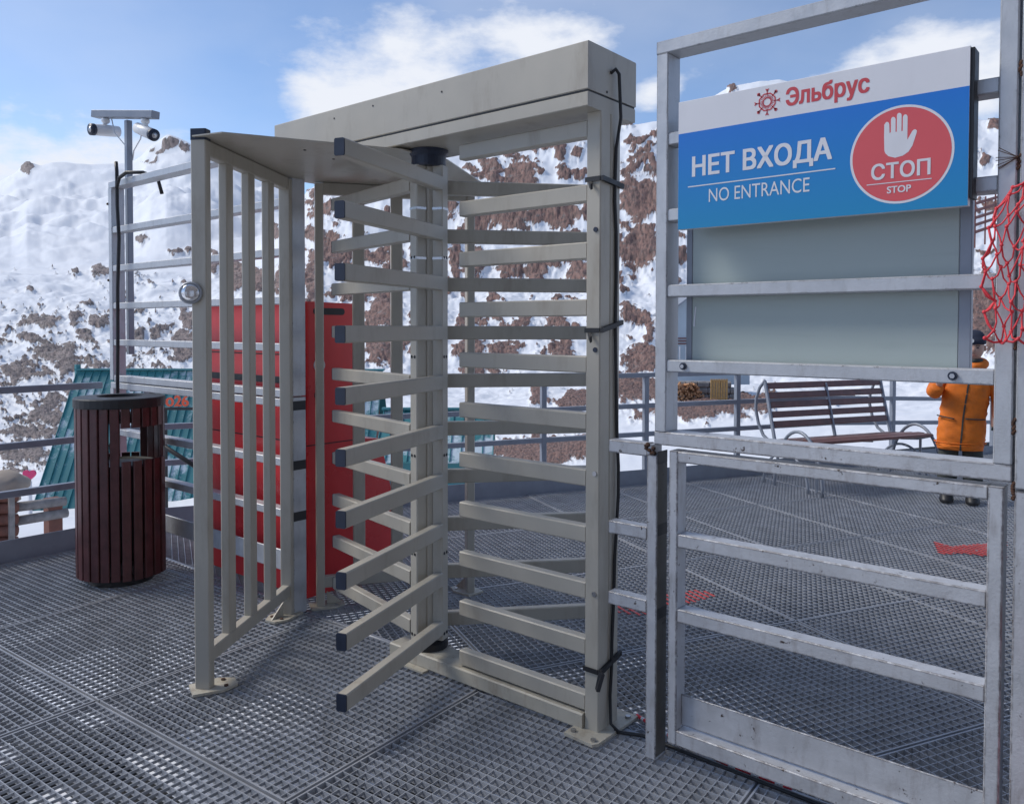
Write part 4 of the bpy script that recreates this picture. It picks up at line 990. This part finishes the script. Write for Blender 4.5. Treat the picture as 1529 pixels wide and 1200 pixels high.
# head with face
def head():
    mb = MB(); n, m = 28, 22; vs = []; fs = []; c = (.078, .012, 1.215)
    for j in range(m+1):
        ph = math.pi*j/m
        for i in range(n):
            a = 2*math.pi*i/n; x = math.sin(ph)*math.cos(a); y = math.sin(ph)*math.sin(a); z = math.cos(ph)
            jaw = 1-.26*max(0, -z)**1.5; X, Y, Z = .074*x*jaw, .085*y*(1-.10*max(0, -z)), .104*z
            if y > .2:
                g = lambda u0, v0, s_: math.exp(-(((x-u0)/s_[0])**2+((z-v0)/s_[1])**2))
                Y += .018*g(0, -.16, (.16, .16))+.010*g(0, .05, (.10, .25))-.009*g(.36, .08, (.20, .14))-.009*g(-.36, .08, (.20, .14))+.005*g(0, -.50, (.28, .09))+.007*g(0, -.85, (.3, .2))
            vs.append(Q(c[0]+X, c[1]+Y, c[2]+Z))
    for j in range(m):
        for i in range(n): fs.append((j*n+i, j*n+(i+1) % n, (j+1)*n+(i+1) % n, (j+1)*n+i))
    return mb.add(vs, fs)
hdm = head().build('head', M['skin'], body, True)
for sx in (-.028, .028):
    e = Q(.078+sx, .012+.074, 1.222); MB().lathe(e, [(.001, -.005), (.009, -.002), (.009, .002), (.001, .005)], 10).build('eye', M['navy'], hdm, True)
    MB().tube([Q(.078+sx-.014, .012+.080, 1.236), Q(.078+sx, .012+.085, 1.240), Q(.078+sx+.014, .012+.080, 1.236)], .0025, 5).build('eyebrow', M['trousers'], hdm)
    MB().tube([Q(.078+sx*2.62, .012, 1.238), Q(.078+sx*2.8, .010, 1.22), Q(.078+sx*2.62, .012, 1.195)], .009, 6).build('ear', M['skin'], hdm, True)
MB().tube([Q(.078-.020, .012+.078, 1.161), Q(.078, .012+.087, 1.163), Q(.078+.020, .012+.078, 1.161)], .003, 6).build('mouth', paint('lips', (.42, .16, .13), .5), hdm, True)
hat = loft([(.078, .006, 1.248, .082, .094), (.078, .006, 1.252, .085, .097), (.078, .006, 1.285, .085, .097), (.078, .004, 1.288, .081, .093), (.078, .0, 1.315, .076, .088), (.078, -.005, 1.34, .062, .072), (.078, -.008, 1.355, .040, .045), (.078, -.008, 1.361, .01, .01)], 28, .0).build('hat', M['hatcloth'], body, True)
e = Q(.062, .105, 1.275); MB().tube([e, e+pf*.004], .018, 16).build('badge', M['white'], hat)

# ------------------------------------------------------------------ red paint marks on the grating
solo('floor_marking', red_mark([tuple(gpt(u, v)[:2]) for u, v in ((905, 905), (930, 897), (1000, 885), (1040, 879), (1068, 888), (1035, 898), (990, 905), (960, 918), (915, 914))]), M['redmark'], 'worn red painted patch on the grating behind the gate post', 'floor marking')
solo('floor_marking', red_mark([tuple(gpt(u, v)[:2]) for u, v in ((1391, 807), (1422, 815), (1500, 808), (1500, 832), (1470, 830), (1440, 826), (1400, 827))]), M['redmark'], 'red painted arrow patch on the grating near the child', 'floor marking')

# ------------------------------------------------------------------ things down the slope
def roof_house(name, label, u0, u1, vr, ve, D, dD, seam_w, wall_mat, finial=False):
    a = at(u0, vr, D); b = at(u1, vr, D); d = Vector((b.x-a.x, b.y-a.y, 0)).normalized(); near = Vector((d.y, -d.x, 0))
    if near.dot(CAM-a) < 0: near = -near
    # eave: horizontal step dD toward the viewer, height from the pixel
    ze = (at((u0+u1)/2, ve, D-dD)).z; L_ = (b-a).length
    b.z = a.z; root = thing(name, (a+b)/2-Vector((0, 0, a.z-ze)), label, 'house')
    dn = near*dD+Vector((0, 0, ze-a.z)); nn = d.cross(dn).normalized()
    if nn.z < 0: nn = -nn
    MB().slab([a, b, b+dn, a+dn], -nn*.04).build('roof', M['roof'], root)
    back = -near*dD+Vector((0, 0, ze-a.z)); n2 = d.cross(back).normalized(); n2 = n2 if n2.z > 0 else -n2
    MB().slab([a, b, b+back, a+back], -n2*.04).build('roof', M['roof'], root)
    k = int(L_/seam_w)
    for i in range(k+1):
        q = a+d*(L_*i/k); MB().bar(q+nn*.015, q+dn+nn*.015, .022, .03, up=nn, c=.004).build('roof_seam', M['teal'], root)
    MB().bar(a-d*.05+Vector((0, 0, .03)), b+d*.05+Vector((0, 0, .03)), .16, .05).build('ridge_cap', M['teal'], root)
    w_ = .92; MB().slab([a+dn*w_-d*-.2, a+back*w_+d*.2, a+back*w_+d*.2-Vector((0, 0, 1.5)), a+dn*w_+d*.2-Vector((0, 0, 1.5))], d*(L_-.4)).build('wall', wall_mat, root)
    MB().slab([a+d*.2-Vector((0, 0, .1)), a+dn*w_+d*.2, a+back*w_+d*.2], d*.05).build('gable', wall_mat, root)
    MB().slab([b-d*.2-Vector((0, 0, .1)), b+dn*w_-d*.2, b+back*w_-d*.2], -d*.05).build('gable', wall_mat, root)
    if finial: MB().bar(a+Vector((0, 0, -.25)), a+Vector((0, 0, .16)), .12, .12).build('finial', M['teal'], root)
    return root
roof_house('a_frame_house', 'steep teal metal roofed house dusted with snow beyond the slatted bin', 116, 571, 553, 800, 22, 2.5, .21, M['logred'], True)
roof_house('low_shed', 'low teal roofed shed below the back railing', 574, 738, 612, 690, 18, 1.4, .22, M['teal'])
# black brace and orange letters by the back railing
BRC = solo('brace', MB().tube([(-3.68, .30, 1.0), (-3.74, .32, .85), (-3.78, .34, .6), (-3.80, .34, .0)], .02, 8), M['black'], 'black curved strut beside the left corner of the far railing', 'strut', smooth=True)
solo('brace', MB().tube([(-3.72, .28, .66), (-3.45, .52, .42), (-3.30, .64, .28)], .016, 8), M['black'], 'thin black diagonal strut below the curved strut behind the bin', 'strut', smooth=True)
def world_text(body, o, xd, zd, size, m, par, th=.02):
    cu = bpy.data.curves.new('letters', 'FONT'); cu.body = body; cu.size = 1; cu.extrude = th/size/2; cu.offset = .02; cu.resolution_u = 3
    t = bpy.data.objects.new('letters', cu); COL.objects.link(t); bpy.context.view_layer.update()
    me = bpy.data.meshes.new_from_object(t.evaluated_get(bpy.context.evaluated_depsgraph_get())); bpy.data.objects.remove(t)
    nd_ = xd.cross(zd); 
    for v in me.vertices: v.co = o+xd*v.co.x*size+zd*v.co.y*size+nd_*v.co.z*size-WL[par]
    me.materials.clear(); me.materials.append(m); q = bpy.data.objects.new('lettering', me); COL.objects.link(q); q.parent = par; return q
lo = at(247, 606, 9.0); xd = Vector((RGT.x, RGT.y, 0)).normalized()
LS = thing('letter_sign', (lo.x, lo.y, ground(lo.x, lo.y)), 'orange cut-out letters on a thin black frame before the teal roof', 'sign')
world_text('о26', lo, xd, Vector((0, 0, 1)), .165, M['letters'], LS)
fr = MB(); fr.bar(lo-xd*.1-Vector((0, 0, .03)), lo+xd*.5-Vector((0, 0, .03)), .03, .03); fr.build('rail', M['black'], LS)
for k in (.0, .42): MB().bar(lo+xd*k-Vector((0, 0, .045)), Vector((lo.x+xd.x*k, lo.y+xd.y*k, ground(lo.x, lo.y)-.2)), .03, .03).build('post', M['black'], LS)
# log railing, log wall and heart sign at the lower left
def drop(p): return Vector((p.x, p.y, ground(p.x, p.y)-.15))
a0 = at(22, 757, 12.2); a1 = at(97, 748, 12.8); b0 = at(22, 778, 12.2); b1 = at(100, 765, 12.8)
LGR = thing('log_railing', drop(at(78, 760, 12.6)), 'weathered grey log railing on a red-brown post down the slope', 'railing')
MB().tube([a0, a1], .075, 12).build('log', M['log'], LGR, True); MB().tube([b0, b1], .075, 12).build('log', M['log'], LGR, True)
q = at(79, 748, 12.72); MB().bar(q+Vector((0, 0, .05)), drop(q), .22, .20).build('post', M['logred'], LGR)
LW = thing('log_wall', drop(at(8, 770, 12.0)), 'red-brown log wall corner at the lower left beyond the railing', 'wall')
for k in range(6):
    v = 741+17*k; p0 = at(-60, v+3, 11.6); p1 = at(25, v, 12.2); MB().tube([p0, p1], .085, 12).build('log', M['logred'], LW, True)
MB().bar(at(17, 742, 11.9), drop(at(17, 800, 11.9)), .07, .07).build('post', M['log'], LW)
hp = at(43, 709, 17); HS = thing('heart_sign', drop(hp), 'pink heart-shaped sign on a pale post in the snow', 'sign')
hh = []
for i in range(40):
    t = 2*math.pi*i/40; x = 16*math.sin(t)**3; z = 13*math.cos(t)-5*math.cos(2*t)-2*math.cos(3*t)-math.cos(4*t); hh.append(hp+xd*x*.0085+Vector((0, 0, z*.0085)))
MB().slab(hh, fwd*.05).build('heart', M['heart'], HS); MB().bar(hp-Vector((0, 0, .14))+fwd*.03, drop(hp+fwd*.03), .09, .06).build('post', M['signwhite'], HS)
def boulder(c, r_, m, label, seed, name='boulder', sc=(1, 1, .7), group=None):
    bm = bmesh.new(); bmesh.ops.create_icosphere(bm, subdivisions=3, radius=1); rnd = random.Random(seed); o3 = Vector((rnd.random()*9, rnd.random()*9, rnd.random()*9))
    from mathutils import noise as mn
    for v in bm.verts:
        k = 1+.35*mn.noise(v.co*1.3+o3)+.18*mn.noise(v.co*3.1+o3); v.co = Vector((v.co.x*sc[0], v.co.y*sc[1], v.co.z*sc[2]))*k*r_
    me = bpy.data.meshes.new(name); bm.to_mesh(me); bm.free(); me.materials.append(m); me.shade_smooth(); o = bpy.data.objects.new(name, me); COL.objects.link(o); o.location = c; WL[o] = Vector(c)
    return tag(o, label, 'boulder', group)
M['tan'] = paint('tan_rock', (.34, .28, .23), .9, vary=.2, scale=2, bstr=.7)
boulder(at(2, 728, 13.2), .36, M['tan'], 'pale tan boulder above the log wall', 3)
# pale blue house on the right slope
hc = at(1040, 540, 62); PH = thing('pale_house', drop(hc), 'pale blue house with brown board bands behind the frosted board', 'house')
hx = xd; hf = Vector((hx.y, -hx.x, 0)); hf = hf if hf.dot(CAM-hc) > 0 else -hf
w0, w1 = at(1000, 500, 62), at(1120, 500, 62); zb, zt = at(1000, 545, 62).z, at(1000, 465, 62).z
zc = lambda p, z: Vector((p.x, p.y, z))
apex = zc((w0+w1)/2, zt+2.2)
MB().slab([zc(w0, zb-1.5), zc(w1, zb-1.5), zc(w1, zt), apex, zc(w0, zt)], -hf*5).build('wall', M['paleblue'], PH)
for (p, q_) in ((zc(w0, zt)-hx*.4-Vector((0, 0, .33)), apex+Vector((0, 0, .08))), (zc(w1, zt)+hx*.4-Vector((0, 0, .33)), apex+Vector((0, 0, .08)))):
    MB().slab([p+hf*.5, q_+hf*.5, q_-hf*5.2, p-hf*5.2], (0, 0, .14)).build('roof', M['galv_rail'], PH)
for v in (505, 509, 513):
    z = at(1000, v, 62).z; MB().bar(zc(w0, z)+hf*.06, zc(w1, z)+hf*.06, .06, .09).build('band', M['brownstripe'], PH)
for k in range(9):
    p = w0+hx*(.25+.5*k)+hf*.12; MB().bar(zc(p, zb-.3), zc(p, at(1000, 517, 62).z), .10, .05).build('baluster', M['white'], PH)
# wood pile, pallet and stone wall on the far bank
DW = 48.; KW = DW/20
g0 = at(1002, 601, DW); g1 = at(1064, 601, DW)
gb = min(ground(g0.x, g0.y), ground(g1.x, g1.y), g0.z)
mb = MB(); rw = random.Random(5)
for row in range(7):
    for k in range(int(22-row*1.6)):
        t = (k+.5*rw.random())/22+.01*row; p = g0.lerp(g1, min(1.05, t))+Vector((0, 0, KW*(-.04+.078*row*(1-.55*max(0, t-.55)/.45)+rw.uniform(-.02, .02))))
        d = (hf*rw.uniform(.6, 1)+hx*rw.uniform(-.5, .5)+Vector((0, 0, rw.uniform(-.3, .3)))).normalized(); mb.tube([p-d*.16*KW, p+d*.16*KW], rw.uniform(.022, .038)*KW, 6)
wp = solo('wood_pile', mb, M['fire'], 'heap of split firewood beside the pine pallet below the slope', 'wood pile'); wp['kind'] = 'stuff'
pa = at(1061, 599, DW-.8); PL = thing('pallet', pa, 'fresh pine pallet standing upright beside the firewood', 'pallet')
for k in range(7): q = pa+hx*(.062*k+.02)*KW; MB().bar(q-Vector((0, 0, .25)), q+Vector((0, 0, .545*KW)), .046*KW, .05, up=hf).build('slat', M['pine'], PL)
for z in (.05, .48): MB().bar(pa-hf*.06+Vector((0, 0, z*KW)), pa-hf*.06+hx*.41*KW+Vector((0, 0, z*KW)), .06, .06*KW).build('crosspiece', M['pine'], PL)
sw0 = at(994, 601, DW+1.6)
SW = thing('stone_wall', sw0, 'low grey stone retaining wall behind the firewood', 'wall')
rs = random.Random(9)
for row in range(-2, 4):
    x = rs.uniform(-.2, 0)
    while x < 1.75:
        wd = rs.uniform(.14, .34); p = sw0+(hx*x+Vector((0, 0, -.02+.165*row)))*KW
        if not (row == 3 and x > 1.4): MB().bar(p+hx*.02, p+hx*(wd*KW-.03)+Vector((0, 0, rs.uniform(-.04, .04))), .7, .37, c=.08).build('stone', M['stone'], SW)
        x += wd
# snow fence on the far slope
sf0 = at(1440, 352, 150); sf1 = at(1500, 332, 160)
SF = thing('snow_fence', sf0-Vector((0, 0, 1)), 'reddish wooden snow fence rails on the far slope right of the sign', 'fence')
for k in range(5): MB().bar(sf0+Vector((0, 0, 1.35*k)), sf1+Vector((0, 0, 1.35*k)), .2, .55).build('rail', M['brownstripe'], SF)
for k in range(5): p = sf0.lerp(sf1, k/4); MB().bar(p+Vector((0, 0, 6.2)), p-Vector((0, 0, 3)), .25, .25).build('post', M['brownstripe'], SF)
# added block right of the platform, out of view: it takes the sky light from that side
ST = thing('sky_blocker', (5.5, -4, -2.2), 'added unseen dark block that keeps sky light off the platform from the right', 'light blocker')
MB().box((3.5, -9, -2.2), (9, .4, 6.6), .02).build('wall', paint('dark_blocker_paint', (.10, .085, .08), .6), ST)
MB().slab([(3.1, -9.6, 6.6), (3.1, .9, 6.6), (9.6, .9, 7.6), (9.6, -9.6, 7.6)], (0, 0, .15)).build('roof', M['galv_rail'], ST)
for k in range(3): MB().box((3.48, -8+3*k, .4), (3.499, -6.4+3*k, 2.2), .002).build('blocker_panel', M['steel'], ST)
